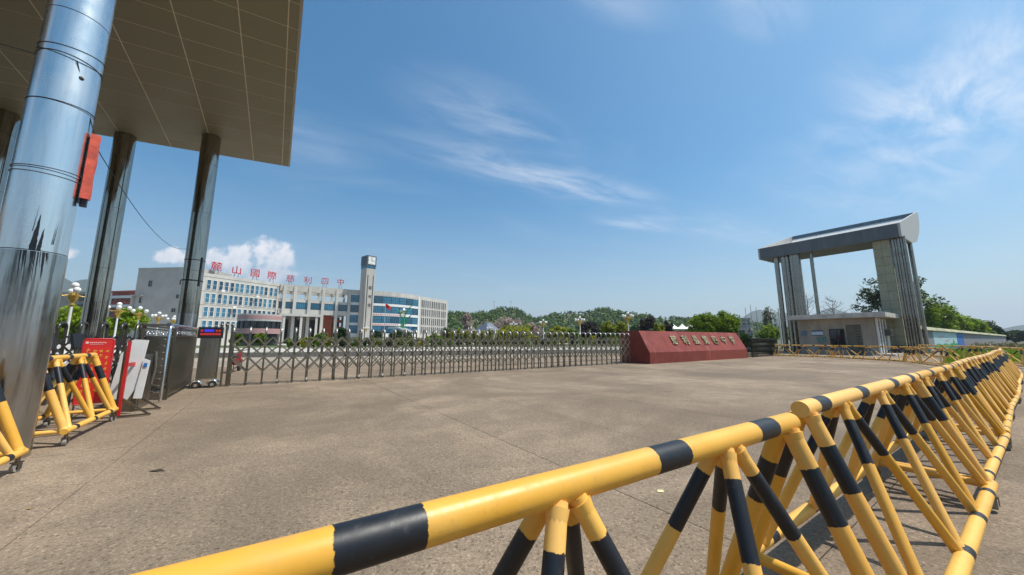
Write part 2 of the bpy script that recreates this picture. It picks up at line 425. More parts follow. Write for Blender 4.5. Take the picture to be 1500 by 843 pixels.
slab_vs = [-25.8, -18.5, -12, -5.6, 1.1, 7.9, 13.9, 20.6, 27.4]
for i in range(len(slab_us) - 1):
    for j in range(len(slab_vs) - 1):
        g = .0045
        b = MB(); u0, u1, v0, v1 = slab_us[i] + g, slab_us[i + 1] - g, slab_vs[j] + g, slab_vs[j + 1] - g
        h = rng.uniform(-.002, .002, 4)
        top = [uv(u0, v0, h[0]), uv(u1, v0, h[1]), uv(u1, v1, h[2]), uv(u0, v1, h[3])]
        n = b.add(top + [Vector((p.x, p.y, -.03)) for p in top])
        b.face((n, n + 1, n + 2, n + 3))
        for k in range(4): b.face((n + (k + 1) % 4, n + k, n + 4 + k, n + 4 + (k + 1) % 4))
        b.build('concrete_slab', CONC, fore)
# campus drive behind the gate, then the raised plaza with its kerb
K1, K2 = gp(300, 524.5), gp(750, 519.5)
kd = (K2 - K1).normalized(); kn = Vector((-kd.y, kd.x, 0))
CONC2 = concrete_mat('drive_concrete', (.33, .275, .215), fine=.6, objvar=0)
PALE = concrete_mat('pale_paving', (.50, .46, .40), fine=.3, objvar=0)
KERB = mat('granite_kerb', (.20, .19, .175), .8, var=.25, scale=3, bump=.2)
sheet('campus_road', [uv(-70, 27.41), uv(66, 27.41), uv(66, 60), uv(-70, 60)], -.006, CONC2)
def strip(name, p0, p1, wid, z0, z1, m, parent=None):
    b = MB(); d = (p1 - p0).normalized(); nn = Vector((-d.y, d.x, 0))
    b.obox(Vector((p0.x, p0.y, z0)), (p1 - p0), nn * wid, Vector((0, 0, z1 - z0))); return b.build(name, m, parent)
A0, A1 = K1 - kd * 70, K2 + kd * 38
b = MB(); b.prism([A0 + kn * .3, A1 + kn * .3, A1 + kn * 130, A0 + kn * 130], -.1, .42)
terr = tag(b.build('raised_plaza', PALE), kind='structure')
L_ = (A1 - A0).length; k = int(L_ / 3.0)
kerbmesh = None
for i in range(k):
    if i * 3 < 30 or i * 3 > 128: continue
    b = MB(); b.obox((0, 0, 0), (2.985, 0, 0), (0, .3, 0), (0, 0, .45))
    kerbmesh = kerbmesh or b.mesh('kerb_stone', KERB)
    o = link('kerb_stone', kerbmesh, terr, A0 + kd * (i * 3) + Vector((0, 0, -.01))); o.rotation_euler.z = math.atan2(kd.y, kd.x)
GRASSM = mat('lawn_grass', (.055, .095, .022), .9, var=.35, scale=1.2, alt=(.10, .14, .03), bump=.5, bscale=8)
def pxpoly(pts, z): return [gp(x, y, z) for x, y in pts]
sheet('lawn', [A0 + kn * 24 + kd * 45, A1 + kn * 17, A1 + kn * 60, A0 + kn * 48 + kd * 45], .426, GRASSM)
# rough verge to the right of the far barriers
sheet('verge', [gp(1392, 522), gp(1700, 528), Vector((400, 170, 0)), Vector((150, 110, 0)), Vector((66, 52, 0))], .012, GRASSM)
sheet('street', [uv(-40, -26), uv(-40, -80), uv(160, -80), uv(160, 0), uv(66, 0), uv(66, -26)], -.01, CONC2)

# ================================================================== FOLIAGE HELPERS
def leaves_mesh(name, centers, size, m, tint, up=.35, aspect=.55):
    """one quad per centre, random orientation"""
    N = len(centers); c = np.asarray(centers, dtype=np.float64)
    nrm = rng.normal(size=(N, 3)); nrm[:, 2] = np.abs(nrm[:, 2]) + up; nrm /= np.linalg.norm(nrm, axis=1)[:, None]
    a = rng.normal(size=(N, 3)); e1 = np.cross(nrm, a); e1 /= np.linalg.norm(e1, axis=1)[:, None]; e2 = np.cross(nrm, e1)
    s = size * rng.uniform(.6, 1.35, N)[:, None]
    e1 = e1 * s; e2 = e2 * s * aspect
    v = np.stack([c - e1, c + e2 * .9 - e1 * .1, c + e1, c - e2 * .9 - e1 * .1], 1).reshape(-1, 3)
    me = bpy.data.meshes.new(name); me.vertices.add(4 * N); me.vertices.foreach_set('co', v.ravel().astype(np.float32))
    me.loops.add(4 * N); me.loops.foreach_set('vertex_index', np.arange(4 * N, dtype=np.int32))
    me.polygons.add(N); me.polygons.foreach_set('loop_start', np.arange(0, 4 * N, 4, dtype=np.int32))
    at = me.attributes.new('tint', 'FLOAT', 'POINT'); at.data.foreach_set('value', np.repeat(np.clip(tint, 0, 1), 4).astype(np.float32))
    me.materials.append(m); me.update(calc_edges=True); return me
def crown_points(n, rx, ry, rz, clumps=26, spread=.30, hollow=.45, flat=0.):
    d = rng.normal(size=(clumps, 3)); d /= np.linalg.norm(d, axis=1)[:, None]
    if flat: d[:, 2] = np.where(d[:, 2] < -flat, -flat, d[:, 2])
    rad = rng.uniform(hollow, 1.0, clumps) ** .7
    cc = d * rad[:, None] * (1 - spread * .6)
    w = rng.uniform(.5, 1.5, clumps); idx = rng.choice(clumps, n, p=w / w.sum())
    ct = rng.uniform(-.28, .28, clumps)
    off = rng.normal(size=(n, 3)); off /= np.linalg.norm(off, axis=1)[:, None]
    off *= (rng.uniform(0, 1, n) ** .45 * spread)[:, None] * rng.uniform(.75, 1.25, clumps)[idx][:, None]
    p = cc[idx] + off
    tint = .5 + ct[idx] + rng.normal(0, .16, n) 
    return p * np.array([rx, ry, rz]), tint
BARK = mat('bark', (.085, .065, .05), .9, var=.3, scale=4, bump=.5, bscale=20)
PALEBARK = mat('pale_bark', (.42, .40, .36), .85, var=.25, scale=5)
def trunk_mb(h, r, limbs, rx, rz, zc, n=8):
    b = MB(); pts = [Vector((0, 0, 0))]; 
    for i in range(1, 5): pts.append(Vector((random.uniform(-.04, .04) * h * .5, random.uniform(-.04, .04) * h * .5, h * i / 4 * .8)))
    b.tube(pts, [r, r * .85, r * .7, r * .5, r * .25], n)
    for i in range(limbs):
        t = random.uniform(.35, .95); p = pts[0].lerp(pts[4], t); a = random.uniform(0, 6.28); l = random.uniform(.5, .95)
        q = Vector((math.cos(a) * rx * l, math.sin(a) * rx * l, zc + rz * random.uniform(-.4, .75)))
        mid = p.lerp(q, .5) + Vector((0, 0, random.uniform(0, .12) * h))
        b.tube([p, mid, q], [r * .42 * (1.1 - t * .5), r * .25, r * .06], 6)
    return b
def tree(name, label, pos, h, wid, n, leaf, m, group=None, cat='tree', base_z=None, crown_frac=.72, clumps=26, spread=.3, hollow=.4, bark=None, trunk_r=None, limbs=9, flat=.0, depth=None, up=.35):
    t = thing(name, label, cat, pos, random.uniform(0, 6.28), group)
    rz = h * crown_frac / 2; rx = wid / 2; zc = h - rz
    trunk_mb(h, trunk_r or max(.05, h * .022), limbs, rx * .8, rz * .8, zc).build('trunk', bark or BARK, t)
    p, ti = crown_points(n, rx, (depth or wid) / 2, rz, clumps, spread, hollow, flat)
    p[:, 2] += zc; p[:, 2] = np.maximum(p[:, 2], .05)
    link('crown', leaves_mesh('crown', p, leaf, m, ti, up), t)
    return t
LF_BRIGHT = leaf_mat('bright_leaves', (0.099, 0.189, 0.005), (0.334, 0.428, 0.014))
LF_CAMPHOR = leaf_mat('camphor_leaves', (0.061, 0.137, 0.005), (0.264, 0.359, 0.013))
LF_DARK = leaf_mat('dark_leaves', (0.017, 0.041, 0.012), (0.060, 0.102, 0.024), .25)
LF_PURPLE = leaf_mat('purple_leaves', (.030, .022, .020), (.075, .055, .045), .2)
LF_YELLOW = leaf_mat('yellow_green_leaves', (0.136, 0.176, 0.004), (0.399, 0.381, 0.013))
LF_PALE = leaf_mat('pale_leaves', (.12, .15, .07), (.24, .27, .15))
LF_BLOSSOM = leaf_mat('blossom', (.30, .22, .19), (.52, .42, .36))
LF_WOOD = leaf_mat('hill_wood_leaves', (0.035, 0.090, 0.017), (0.146, 0.216, 0.034), .2)
LF_DRY = leaf_mat('dry_scrub_leaves', (.09, .08, .03), (.24, .20, .09), .2)

# ================================================================== STRIPED BARRIERS
def barrier_proto(L, tops, w, H, zb, label, group, rr=.047, lr=.030, er=.041, nb=4, caster=True, rb=None):
    t = thing('striped_barrier', label, 'barrier', group=group)
    step = L / nb; bands = [(step * (i + .5), .075) for i in range(nb)]
    b = MB(); b.pipe((-.01, 0, H), (L + .01, 0, H), rr, [(c, .095) for c in rb] if rb else bands, 20); b.build('top_rail', YB, t)
    for sgn in (-1, 1):
        b = MB(); b.pipe((0, sgn * w, zb), (L, sgn * w, zb), rr * .93, [(c, .055) for c, _ in bands], 16); b.build('base_rail', YB, t)
    def leg(x0, x1, sgn, r, bc=.235, bh=.125):
        p0 = Vector((x0, sgn * rr * .45, H - rr * .55)); p1 = Vector((x1, sgn * (w - .02), zb + rr * .3)); l = (p1 - p0).length
        b = MB(); b.pipe(p0, p1, r, [(l * bc, l * bh)], 14)
        dr = (p1 - p0).normalized()                          # weld fillets at both ends
        b.tube([p0 + dr * rr * .35, p0 + dr * rr * .8, p0 + dr * rr * 1.15], [r * 1.18, r * 1.08, r * .98], 12, bands=[-1., -1., -1.])
        b.tube([p1 - dr * rr * 1.1, p1 - dr * rr * .7, p1 - dr * rr * .2], [r * .98, r * 1.07, r * 1.16], 12, bands=[-1., -1., -1.])
        b.build('leg', YB, t)
    for x in (.06, L - .06):
        for sgn in (-1, 1): leg(x, x, sgn, er, .30, .12)
        b = MB(); b.pipe((x, -w, zb), (x, w, zb), .034, (), 12); b.build('cross_tube', YB, t)
    bots = [(a + c) / 2 for a, c in zip(tops, tops[1:])]
    bots = [max(.17, 2 * tops[0] - bots[0])] + bots + [min(L - .17, 2 * tops[-1] - bots[-1])]
    for i, x in enumerate(tops):
        for sgn in (-1, 1):
            leg(x - .035, bots[i] + .03, sgn, lr); leg(x + .035, bots[i + 1] - .03, sgn, lr)
    if caster:
        for x in (.10, L - .10):
            for sgn in (-1, 1):
                c = MB(); c.box((0, 0, .115), (.085, .07, .016)); c.box((0, .034, .075), (.04, .006, .08)); c.box((0, -.034, .075), (.04, .006, .08))
                c.tube([(0, 0, .11), (0, 0, zb - rr * .5)], .022, 8)
                co = c.build('caster', GSTEEL, t, (x, sgn * w, 0)); co.rotation_euler.z = random.uniform(-.5, .5)
                wh = MB(); wh.tube([(0, -.022, .055), (0, .022, .055)], .055, 14); wh.tube([(0, -.024, .055), (0, .024, .055)], .028, 10, 1)
                wh.build('wheel', [mat('caster_rubber', (.28, .26, .23), .7), GSTEEL], co)
    return t
NEARV = .87; NL = 3.24
near_lab = ['nearest yellow and black barrier whose thick rail crosses the bottom of the view',
            'yellow barrier with a round rail end cap butting against the nearest one',
            'yellow striped barrier following on from the one with the big round end cap',
            'yellow striped barrier midway along the receding row beside the forecourt',
            'yellow striped barrier just beyond the middle of the receding row',
            'distant yellow barrier of the receding row with tightly packed legs',
            'yellow barrier third from the far end of the receding row',
            'yellow barrier second from the far end of the receding row',
            'yellow barrier at the far end of the receding row, rail tip highest in view']
proto = barrier_proto(NL, (.70, 1.69, 2.60), .395, 1.17, .2, near_lab[0], 'striped barriers in a row along the forecourt edge', rb=(.30, 1.18, 2.20, 2.94))
offs = [(-.67, NEARV, 0, 0), (2.63, NEARV - .03, -.3, .022), (5.93, NEARV + .0, -.5, 0), (9.30, NEARV - .02, .7, .01), (12.66, NEARV + .03, -.5, 0), (16.02, NEARV + .0, .6, 0), (19.38, NEARV + .06, .3, .01), (22.73, NEARV + .06, .9, 0), (26.08, NEARV + .12, 2.2, 0)]
for i, (u0, v0, rz, dz) in enumerate(offs):
    o = proto if i == 0 else copy_tree(proto)
    o.location = uv(u0, v0, dz); o.rotation_euler.z = UANG + R(rz); o['label'] = near_lab[i]
    if i == 0:                                               # turned two degrees off the line of the row
        d_ = Vector((math.sin(R(58)), math.cos(R(58)), 0)); o.location = d_ * -.97 + Vector((-d_.y, d_.x, 0)) * .87; o.rotation_euler.z = R(32)
# short wheeled barriers by the left column
lp = barrier_proto(2.15, (.62, 1.5), .42, 1.30, .22, 'short yellow barrier on wheels standing beside the big steel column', 'short wheeled barriers at the left column', lr=.036, er=.052, nb=3)
lp.location = uv(-2.92, 8.42); lp.rotation_euler.z = UANG + R(90)
lq = copy_tree(lp); lq['label'] = 'short yellow barrier cut by the left edge of the view'
lq.location = uv(-2.85, 5.12); lq.rotation_euler.z = UANG + R(91)
# far row in front of the gatehouse
pts = [gp(1137, 520.6, .15), gp(1224, 523.6, .15), gp(1336, 530.0, .15), gp(1398, 537.5, .15)]
fl = ['far yellow barrier by the dark folding gate, at the far end of its row', 'yellow barrier in front of the dark window of the gatehouse', 'yellow barrier in front of the tiled pier and the gatehouse corner']
fp = None
for i in range(3):
    a, c = pts[i], pts[i + 1]; d = c - a; d.z = 0; L = d.length
    o = barrier_proto(L - .12, [L * q for q in ((.16, .50, .84) if i < 2 else (.2, .8))], .42, 1.10, .16, fl[i], 'striped barriers in front of the gatehouse', rr=.045, lr=.032, er=.04, nb=5, caster=False)
    o.location = (a.x, a.y, 0); o.rotation_euler.z = math.atan2(d.y, d.x)
pts = [gp(1348, 520.5, .15), gp(1428, 526.5, .15), gp(1520, 537.5, .15)]
fl = ['yellow barrier on the verge side, below the painted wall', 'yellow barrier at the right edge in front of the green verge']
for i in range(2):
    a, c = pts[i], pts[i + 1]; d = c - a; d.z = 0; L = d.length
    o = barrier_proto(L - .12, [L * q for q in (.16, .50, .84)], .42, 1.10, .16, fl[i], 'striped barriers along the verge', rr=.045, lr=.032, er=.04, nb=5, caster=False)
    o.location = (a.x, a.y, 0); o.rotation_euler.z = math.atan2(d.y, d.x)

# ================================================================== MAIN FOLDING GATE
GV = 16.13; G0, GN, GS = -1.15, 46, .472
def gate_frame_mesh(h, d):
    b = MB()
    for y in (-d / 2, d / 2): b.box((0, y, h / 2 - .06), (.054, .05, h - .12))
    b.tube([(0, -d / 2, h - .16)] + [(0, -d / 2 * math.cos(a), h - .12 + .12 * math.sin(a)) for a in np.linspace(.25, math.pi - .25, 7)] + [(0, d / 2, h - .16)], .036, 8, 1)
    b.box((0, 0, .28), (.03, d, .03)); b.box((0, 0, 1.0), (.02, d, .02))
    return b.mesh('gate_frame', [GSTEEL, mat('highlit_arch_metal', (.46, .43, .38), .3, .75)])  # arches coloured brighter than the posts, highlights of the tops painted in
def folding_gate(label, origin, ang, n, sp, h=2.04, d=.42, bars=True, group=None, wheels=True, m=None):
    t = thing('folding_gate', label, 'gate', origin, ang, group)
    fm = gate_frame_mesh(h, d)
    if m: fm.materials.clear(); fm.materials.append(m); fm.materials.append(m)
    wm = MB(); wm.tube([(0, -.018, .05), (0, .018, .05)], .05, 12); wm.box((0, 0, .13), (.05, .05, .09), 1); wm = wm.mesh('wheel', [RUBBER, WHITE])
    bm = {}
    def bar(z0, z1, half, y):
        key = (z0, z1, half)
        if key not in bm:
            b = MB(); x1 = sp / 2 if half else sp
            dv = Vector((x1, 0, z1 - z0)); nn = Vector((-dv.z, 0, dv.x)).normalized() * .042
            b.obox(Vector((0, 0, z0)) - nn / 2, dv, nn, (0, .012, 0)); bm[key] = b.mesh('scissor_bar', m or BARM)
        return bm[key]
    rear = MB()
    for i in range(n + 1):
        f = link('gate_frame', fm, t, (i * sp, 0, 0))
        if wheels and i % 2 == 1:
            link('wheel', wm, f, (0, -d / 2, 0))
        if i == n or not bars: continue
        for (z0, z1, off) in ((1.42, .98, 0.), (.98, 1.42, .014), (.98, .46, 0.), (.46, .98, .014)):
            link('scissor_bar', bar(z0, z1, False, 0), t, (i * sp, -d / 2 - .04 - off, 0))
            dv = Vector((sp, 0, z1 - z0)); nn = Vector((-dv.z, 0, dv.x)).normalized() * .042
            rear.obox(Vector((i * sp, d / 2 + .03 + off, z0)) - nn / 2, dv, nn, (0, .012, 0))
        link('scissor_bar', bar(1.42, 1.69, True, 0), t, (i * sp, -d / 2 - .04, 0))
        o = link('scissor_bar', bar(1.42, 1.69, True, 0), t, (i * sp + sp, -d / 2 - .04, 0)); o.scale.x = -1
        for s_, x_ in ((1, i * sp), (-1, i * sp + sp)):
            dv = Vector((sp / 2 * s_, 0, .27)); nn = Vector((-dv.z, 0, dv.x)).normalized() * .042
            rear.obox(Vector((x_, d / 2 + .03, 1.42)) - nn / 2, dv, nn, (0, .012, 0))
    if bars: tag(rear.build('scissor_bars', m or BARM, t), kind='stuff')
    return t
gate = folding_gate('long steel folding gate drawn across the entrance up to the red stone', uv(G0, GV), UANG, GN, GS)
# drive unit at its left end (moves with the gate): cabinet, bonnet, wheels, display
b = MB(); b.box((-.62, 0, .98), (.50, .50, 1.42)); b.box((-.62, -.256, 1.0), (.40, .012, 1.2)); b.build('drive_cabinet', STEELD, gate)
b = MB(); b.box((-.62, 0, .22), (.60, .56, .14)); b.build('drive_base', CHROME, gate)
for x in (-.84, -.42):
    for y in (-.30, .30):
        b = MB(); b.tube([(0, -.03, 0), (0, .03, 0)], .105, 18); b.tube([(0, -.034, 0), (0, .034, 0)], .05, 14, 1)
        w_ = b.build('wheel', [RUBBER, CHROME], gate, (x, y, .105))
        f_ = MB(); f_.tube([(.14 * math.cos(a), 0, .13 * math.sin(a)) for a in np.linspace(.15, math.pi - .15, 8)], .028, 8); f_.build('mudguard', CHROME, w_)
for x in (-.30, -.15, 0.0):
    b = MB(); b.box((x - .06, -.1, 1.05), (.06, .07, 2.06)); b.sphere((x - .06, -.1, 2.11), .055, 8); b.build('end_post', GSTEEL, gate)
disp = MB(); disp.box((-.62, -.20, 1.84), (.66, .20, .38)); disp = disp.build('display_box', BLACK, gate)
LEDR = mat('led_red', (.3, .01, .01), .5, emit=(.9, .06, .06, .3)); LEDB = mat('led_blue', (.02, .02, .3), .5, emit=(.07, .05, 1., .5))
b = MB()
for k in range(7):
    b.box((-.85 + k * .078, -.304, 1.79), (.062, .006, .075)); 
    if k in (0, 5, 6): b.box((-.85 + k * .078, -.304, 1.905), (.062, .006, .06))
b.build('red_led_row', LEDR, disp)
b = MB(); b.box((-.66, -.304, 1.91), (.25, .006, .085)); b.build('blue_led_block', LEDB, disp)
# gate folded up on the left side, and the dark one right of the stone
folding_gate('shorter folding gate with hooked post tops behind the red notice board', uv(-3.05, 14.1), UANG + math.pi, 9, .37, m=mat('dark_gate_steel', (.085, .08, .07), .35, .6, var=.2))
DARKG = mat('dark_gate_paint', (.022, .023, .013), .8, var=.3, spec=.2)
p0, p1 = gp(1098, 523.8), gp(1136, 520.8); d = p1 - p0
folding_gate('dark folding gate pushed tightly together right of the red stone', p0, math.atan2(d.y, d.x), 22, d.length / 22, h=1.72, d=.5, m=DARKG, bars=True)

# ================================================================== RED STONE SIGN
STONE = mat('red_granite', (.27, .055, .038), .5, var=.16, scale=2.2, alt=(.32, .075, .052), spec=.25)
def granite():
    nt = STONE.node_tree; b = nt.nodes['Principled BSDF']; src = b.inputs['Base Color'].links[0].from_socket
    tc = nt.nodes.new('ShaderNodeTexCoord'); g = noise(nt, tc.outputs['Object'], 60, 3, .8)
    g2 = noise(nt, vmth(nt, 'MULTIPLY', tc.outputs['Object'], (1.2, 1.2, .12)).outputs[0], 2, 5, .65)
    c = mixc(nt, mrange(nt, g, .35, .72), src, (.17, .03, .025))
    c = mixc(nt, mth(nt, 'MULTIPLY', mrange(nt, g2, .55, .75), .30), c, (.48, .30, .25)); nt.links.new(c, b.inputs['Base Color'])
    oi = nt.nodes.new('ShaderNodeObjectInfo'); hv = nt.nodes.new('ShaderNodeHueSaturation'); nt.links.new(mrange(nt, oi.outputs['Random'], 0, 1, .86, 1.12, False), hv.inputs['Value'])
    nt.links.new(c, hv.inputs['Color']); nt.links.new(hv.outputs[0], b.inputs['Base Color'])
granite()
st = thing('stone_sign', 'long sloping red granite entrance stone with bronze school name lettering', 'stone sign', uv(20.95, 14.63), UANG)
SL, zl, zt, sb, dep_ = 14.13, .74, 2.22, .78, 2.3
b = MB(); b.extr([(0.02, .03, 0), (0.02, .03, zl - .02), (0.02, sb + .03, zt - .03), (0.02, dep_, zt - .03), (0.02, dep_, 0)], (SL - .04, 0, 0)); b.build('stone_core', STONE, st)
npan = 6; pw = SL / npan
for i in range(npan):
    x0 = i * pw + .006; ex = pw - .012
    b = MB(); b.obox((x0, 0, 0), (ex, 0, 0), (0, .03, 0), (0, 0, zl)); b.build('base_panel', STONE, st)
    b = MB(); b.extr([(x0, 0, zl + .006), (x0, sb, zt), (x0, sb + .03, zt), (x0, .03, zl + .006)], (ex, 0, 0)); b.build('face_panel', STONE, st)
    b = MB(); b.obox((x0, sb + .034, zt - .032), (ex, 0, 0), (0, dep_ - sb - .034, 0), (0, 0, .03)); b.build('top_panel', STONE, st)
b = MB(); b.extr([(0, 0, 0), (0, 0, zl), (0, sb, zt), (0, dep_, zt), (0, dep_, 0)], (.016, 0, 0)); b.build('end_panel', STONE, st)
b = MB(); b.extr([(SL - .016, 0, 0), (SL - .016, 0, zl), (SL - .016, sb, zt), (SL - .016, dep_, zt), (SL - .016, dep_, 0)], (.016, 0, 0)); b.build('end_panel', STONE, st)
BRONZE = mat('bronze_letters', (.42, .34, .19), .42, .55, var=.2)
up_ = Vector((0, sb, zt - zl)).normalized(); sl_len = math.hypot(sb, zt - zl)
for ch, x in zip('慈利县第四中学', np.linspace(3.55, 12.35, 7)):
    me = textmesh(ch, .80, .05, .012); me.materials.append(BRONZE)
    o = link('letter', me, st); o.matrix_local = frame_mat(Vector((x, 0, zl)) + up_ * sl_len * .52 + Vector((0, -(zt - zl), sb)).normalized() * .045, (1, 0, 0), up_)

# ================================================================== LEFT ENTRANCE CANOPY
PANEL = mat('canopy_panels', (.185, .172, .105), .50, var=.05, scale=.8, objvar=.035)
SEAM = mat('panel_sealant', (.62, .55, .42), .7, var=.1)
cA = Vector((-.5526, .8319, -.0501)); cB = Vector((.848, .5243, .0774)).normalized(); cB = (cB - cA * cA.dot(cB)).normalized(); cN = cB.cross(cA)
if cN.z < 0: cN = -cN
c0 = Vector((-16.367, 17.602, 12.6))
can = thing('entrance_canopy', 'tall steel columned entrance canopy with panelled underside at left', 'canopy', (c0.x, c0.y, 0))
def cpt(a, bb, h=0.): return c0 + cA * a + cB * bb + cN * h - Vector((c0.x, c0.y, 0))
b = MB(); b.obox(cpt(-16.2, -13.0, -.020), cA * 18.4, cB * 16.68, cN * 1.34); b.build('canopy_body', SEAM, can)
alines = [2.2, 1.29, .11] + [-1.07 - 1.18 * k for k in range(13)]
blines = [3.68, 3.32, 1.84, -.04, -1.90, -3.76, -5.62, -7.48, -9.34, -11.2, -13.0]
for i in range(len(alines) - 1):
    for j in range(len(blines) - 1):
        a1, a0, b1, b0 = alines[i], alines[i + 1], blines[j], blines[j + 1]; g = .014
        dz = random.uniform(0, .006)
        b = MB(); b.obox(cpt(a0 + g, b0 + g * 1.2, -.024 - dz * .4), cA * (a1 - a0 - 2 * g), cB * (b1 - b0 - 2.4 * g), cN * .04); b.build('soffit_panel', PANEL, can)
FASC = mat('fascia_metal', (.30, .30, .29), .45, .4, var=.1, streak=(1, 1, .2))
for (o_, e1, e2) in ((cpt(-16.2, 3.69, .0), cA * 18.45, cB * .06), (cpt(2.21, -13, .0), cB * 16.75, cA * .06)):
    b = MB(); b.obox(o_, e1, e2, cN * 1.45); b.build('fascia', FASC, can)
def cyl_col(name, xy, r, parent, m, z1=13.0, seams=(), org=Vector((0, 0, 0)), base=True):
    x, y = xy[0] - org.x, xy[1] - org.y
    b = MB(); z = 0.; rr = r
    zs = [0.] + list(seams) + [z1]
    for i in range(len(zs) - 1):
        b.tube([(0, 0, zs[i]), (0, 0, zs[i + 1] - .012)], r * (1.0 - .004 * (i % 2)), 56, 0)
        if i < len(zs) - 2: b.tube([(0, 0, zs[i + 1] - .014), (0, 0, zs[i + 1] + .002)], r * .988, 40, 1)
    return b.build(name, [m, BLACK], parent, (x, y, 0))
orgc = Vector((c0.x, c0.y, 0))
colpos = [((-6.92, 4.94), .325), ((-20.35, 17.15), .41), ((-16.45, 17.85), .41), ((-23.4, 14.9), .41)]
def canopy_h(x, y): return c0.z - (cN.x * (x - c0.x) + cN.y * (y - c0.y)) / cN.z + .05
columns = []
for (xy, r) in colpos:
    columns.append(cyl_col('column', xy, r, can, STEEL if xy[0] > -10 else STEELC, canopy_h(*xy), (2.84, 4.02, 5.08, 6.6, 8.2, 9.8) if xy[0] > -10 else (3.4, 5.1, 8.2, 10.9), orgc))
# extras on the near column: old cable ties, remnants of black tape, clear film sleeve
c1 = columns[0]; cr = .325
FILM = steel_mat('film_sleeve', (.46, .45, .43), .13, .75, .45)
b = MB(); b.tube([(0, 0, .02), (0, 0, 2.82)], cr + .005, 56, caps=False); b.build('film_sleeve', FILM, c1)
camdir = math.atan2(-4.94, 6.92)       # bearing of the viewer seen from the column
def ringwire(z, tilt, r, ph, nm='cable_tie', th=.008):
    b = MB(); b.tube([((cr + r) * math.cos(a), (cr + r) * math.sin(a), z + tilt * math.sin(a - ph)) for a in np.linspace(0, 2 * math.pi, 40)], th, 6); b.build(nm, mat('old_cable', (.05, .042, .035), .8), c1)
for z, tl, ph in ((6.02, .05, .3), (5.90, .10, 1.2), (5.82, -.04, .5), (5.10, .02, 0), (4.06, .02, 0), (3.97, .015, 1.)): ringwire(z, tl, .005, ph, th=.005)
TAPE = mat('torn_black_film', (.012, .012, .014), .35, var=.3)
def torn(a0, wa, z0, z1, seed):
    rr_ = random.Random(seed); b = MB(); n = 12; L_, R_ = [], []
    for i in range(n + 1):
        t = i / n; z = z0 + (z1 - z0) * t; w = wa * (1 - t) ** .8 * (.82 + .25 * rr_.random())
        cx = a0 + rr_.uniform(-.006, .006) + .05 * t
        L_.append((cx - w, z)); R_.append((cx + w, z))
    for i in range(n):
        q = []
        for (a, z) in (L_[i], R_[i], R_[i + 1], L_[i + 1]): q.append(((cr + .012) * math.cos(a), (cr + .012) * math.sin(a), z))
        b.quad(*q)
    b.build('torn_film', TAPE, c1)
torn(camdir - .02, .10, 2.84, 3.36, 1); torn(camdir + .14, .06, 2.84, 3.16, 2); torn(camdir + .50, .02, 2.95, 3.30, 3); torn(camdir - .10, .010, 3.1, 3.5, 4)
for s_ in range(22): torn(camdir + random.uniform(-.35, .45), random.uniform(.004, .022), 2.82, 2.82 - random.uniform(.1, .5), 20 + s_)
# red cloth wrapped on a bracket at the column side, and the sagging wires
rp = thing('red_cloth_banner', 'faded red cloth banner strapped to the side of the big steel column', 'banner', (-6.92, 4.94, 3.72))
ad = camdir + 1.30; nd_ = Vector((math.cos(ad), math.sin(ad), 0)); td_ = Vector((-nd_.y, nd_.x, 0))
b = MB(); n_ = 10; pr = []
CLOTH = mat('faded_red_cloth', (.58, .10, .065), .9, var=.25, scale=6, bump=.5, bscale=14)
for i in range(n_ + 1):
    z = .03 + 1.06 * i / n_; w = .062 + .005 * math.sin(i * 1.7) + (.008 if i in (0, n_) else 0); o_ = .006 * math.sin(i * 1.3)
    pr.append([nd_ * (cr + .02) - td_ * w + Vector((0, 0, z)), nd_ * (cr + .11 + o_) - td_ * w * .7 + Vector((0, 0, z)), nd_ * (cr + .11 + o_) + td_ * w * .7 + Vector((0, 0, z)), nd_ * (cr + .02) + td_ * w + Vector((0, 0, z))])
for i in range(n_):
    for k in range(4): b.quad(pr[i][k], pr[i][(k + 1) % 4], pr[i + 1][(k + 1) % 4], pr[i + 1][k])
b.quad(*pr[0]); b.quad(*pr[-1]); b.build('cloth', CLOTH, rp)
b = MB(); b.obox(nd_ * (cr + .003) - td_ * .05 + Vector((0, 0, -.05)), nd_ * .03, td_ * .06, (0, 0, 1.08)); b.obox(nd_ * (cr + .02) - td_ * .02 + Vector((0, 0, -.09)), nd_ * .07, td_ * .06, (0, 0, .12)); b.build('bracket', BLACK, rp)
WIRE = mat('wire', (.03, .03, .032), .7)
def wire(label, p0, p1, sag, r=.007, extra=None):
    b = MB(); P = []
    for i in range(25):
        t = i / 24; p = p0.lerp(p1, t); P.append(p - Vector((0, 0, sag * 4 * t * (1 - t))))
    b.tube(P, r, 5)
    if extra: b.sphere(P[extra], .035, 8)
    return tag(b.build('wire', WIRE), label, 'wire')
cc1 = Vector((-6.92, 4.94, 0)) 
wire('thin wire hanging down the big column from cable tie to red cloth', cc1 + Vector((math.cos(camdir + .15), math.sin(camdir + .15), 0)) * (cr + .015) + Vector((0, 0, 5.80)), cc1 + nd_ * (cr + .05) + Vector((0, 0, 4.80)), .04, .007, 5)
wire('long sagging black wire strung between the big column and the third column', cc1 + nd_ * (cr + .03) + Vector((0, 0, 4.72)), Vector((-16.45, 17.85, 6.25)) + Vector((-.38, -.2, 0)), .55, .007)
wire('pale wire running left from the big column under the canopy', cc1 + Vector((-.32, -.1, 5.93)), Vector((-19.5, 2.0, 9.6)), .3, .007)
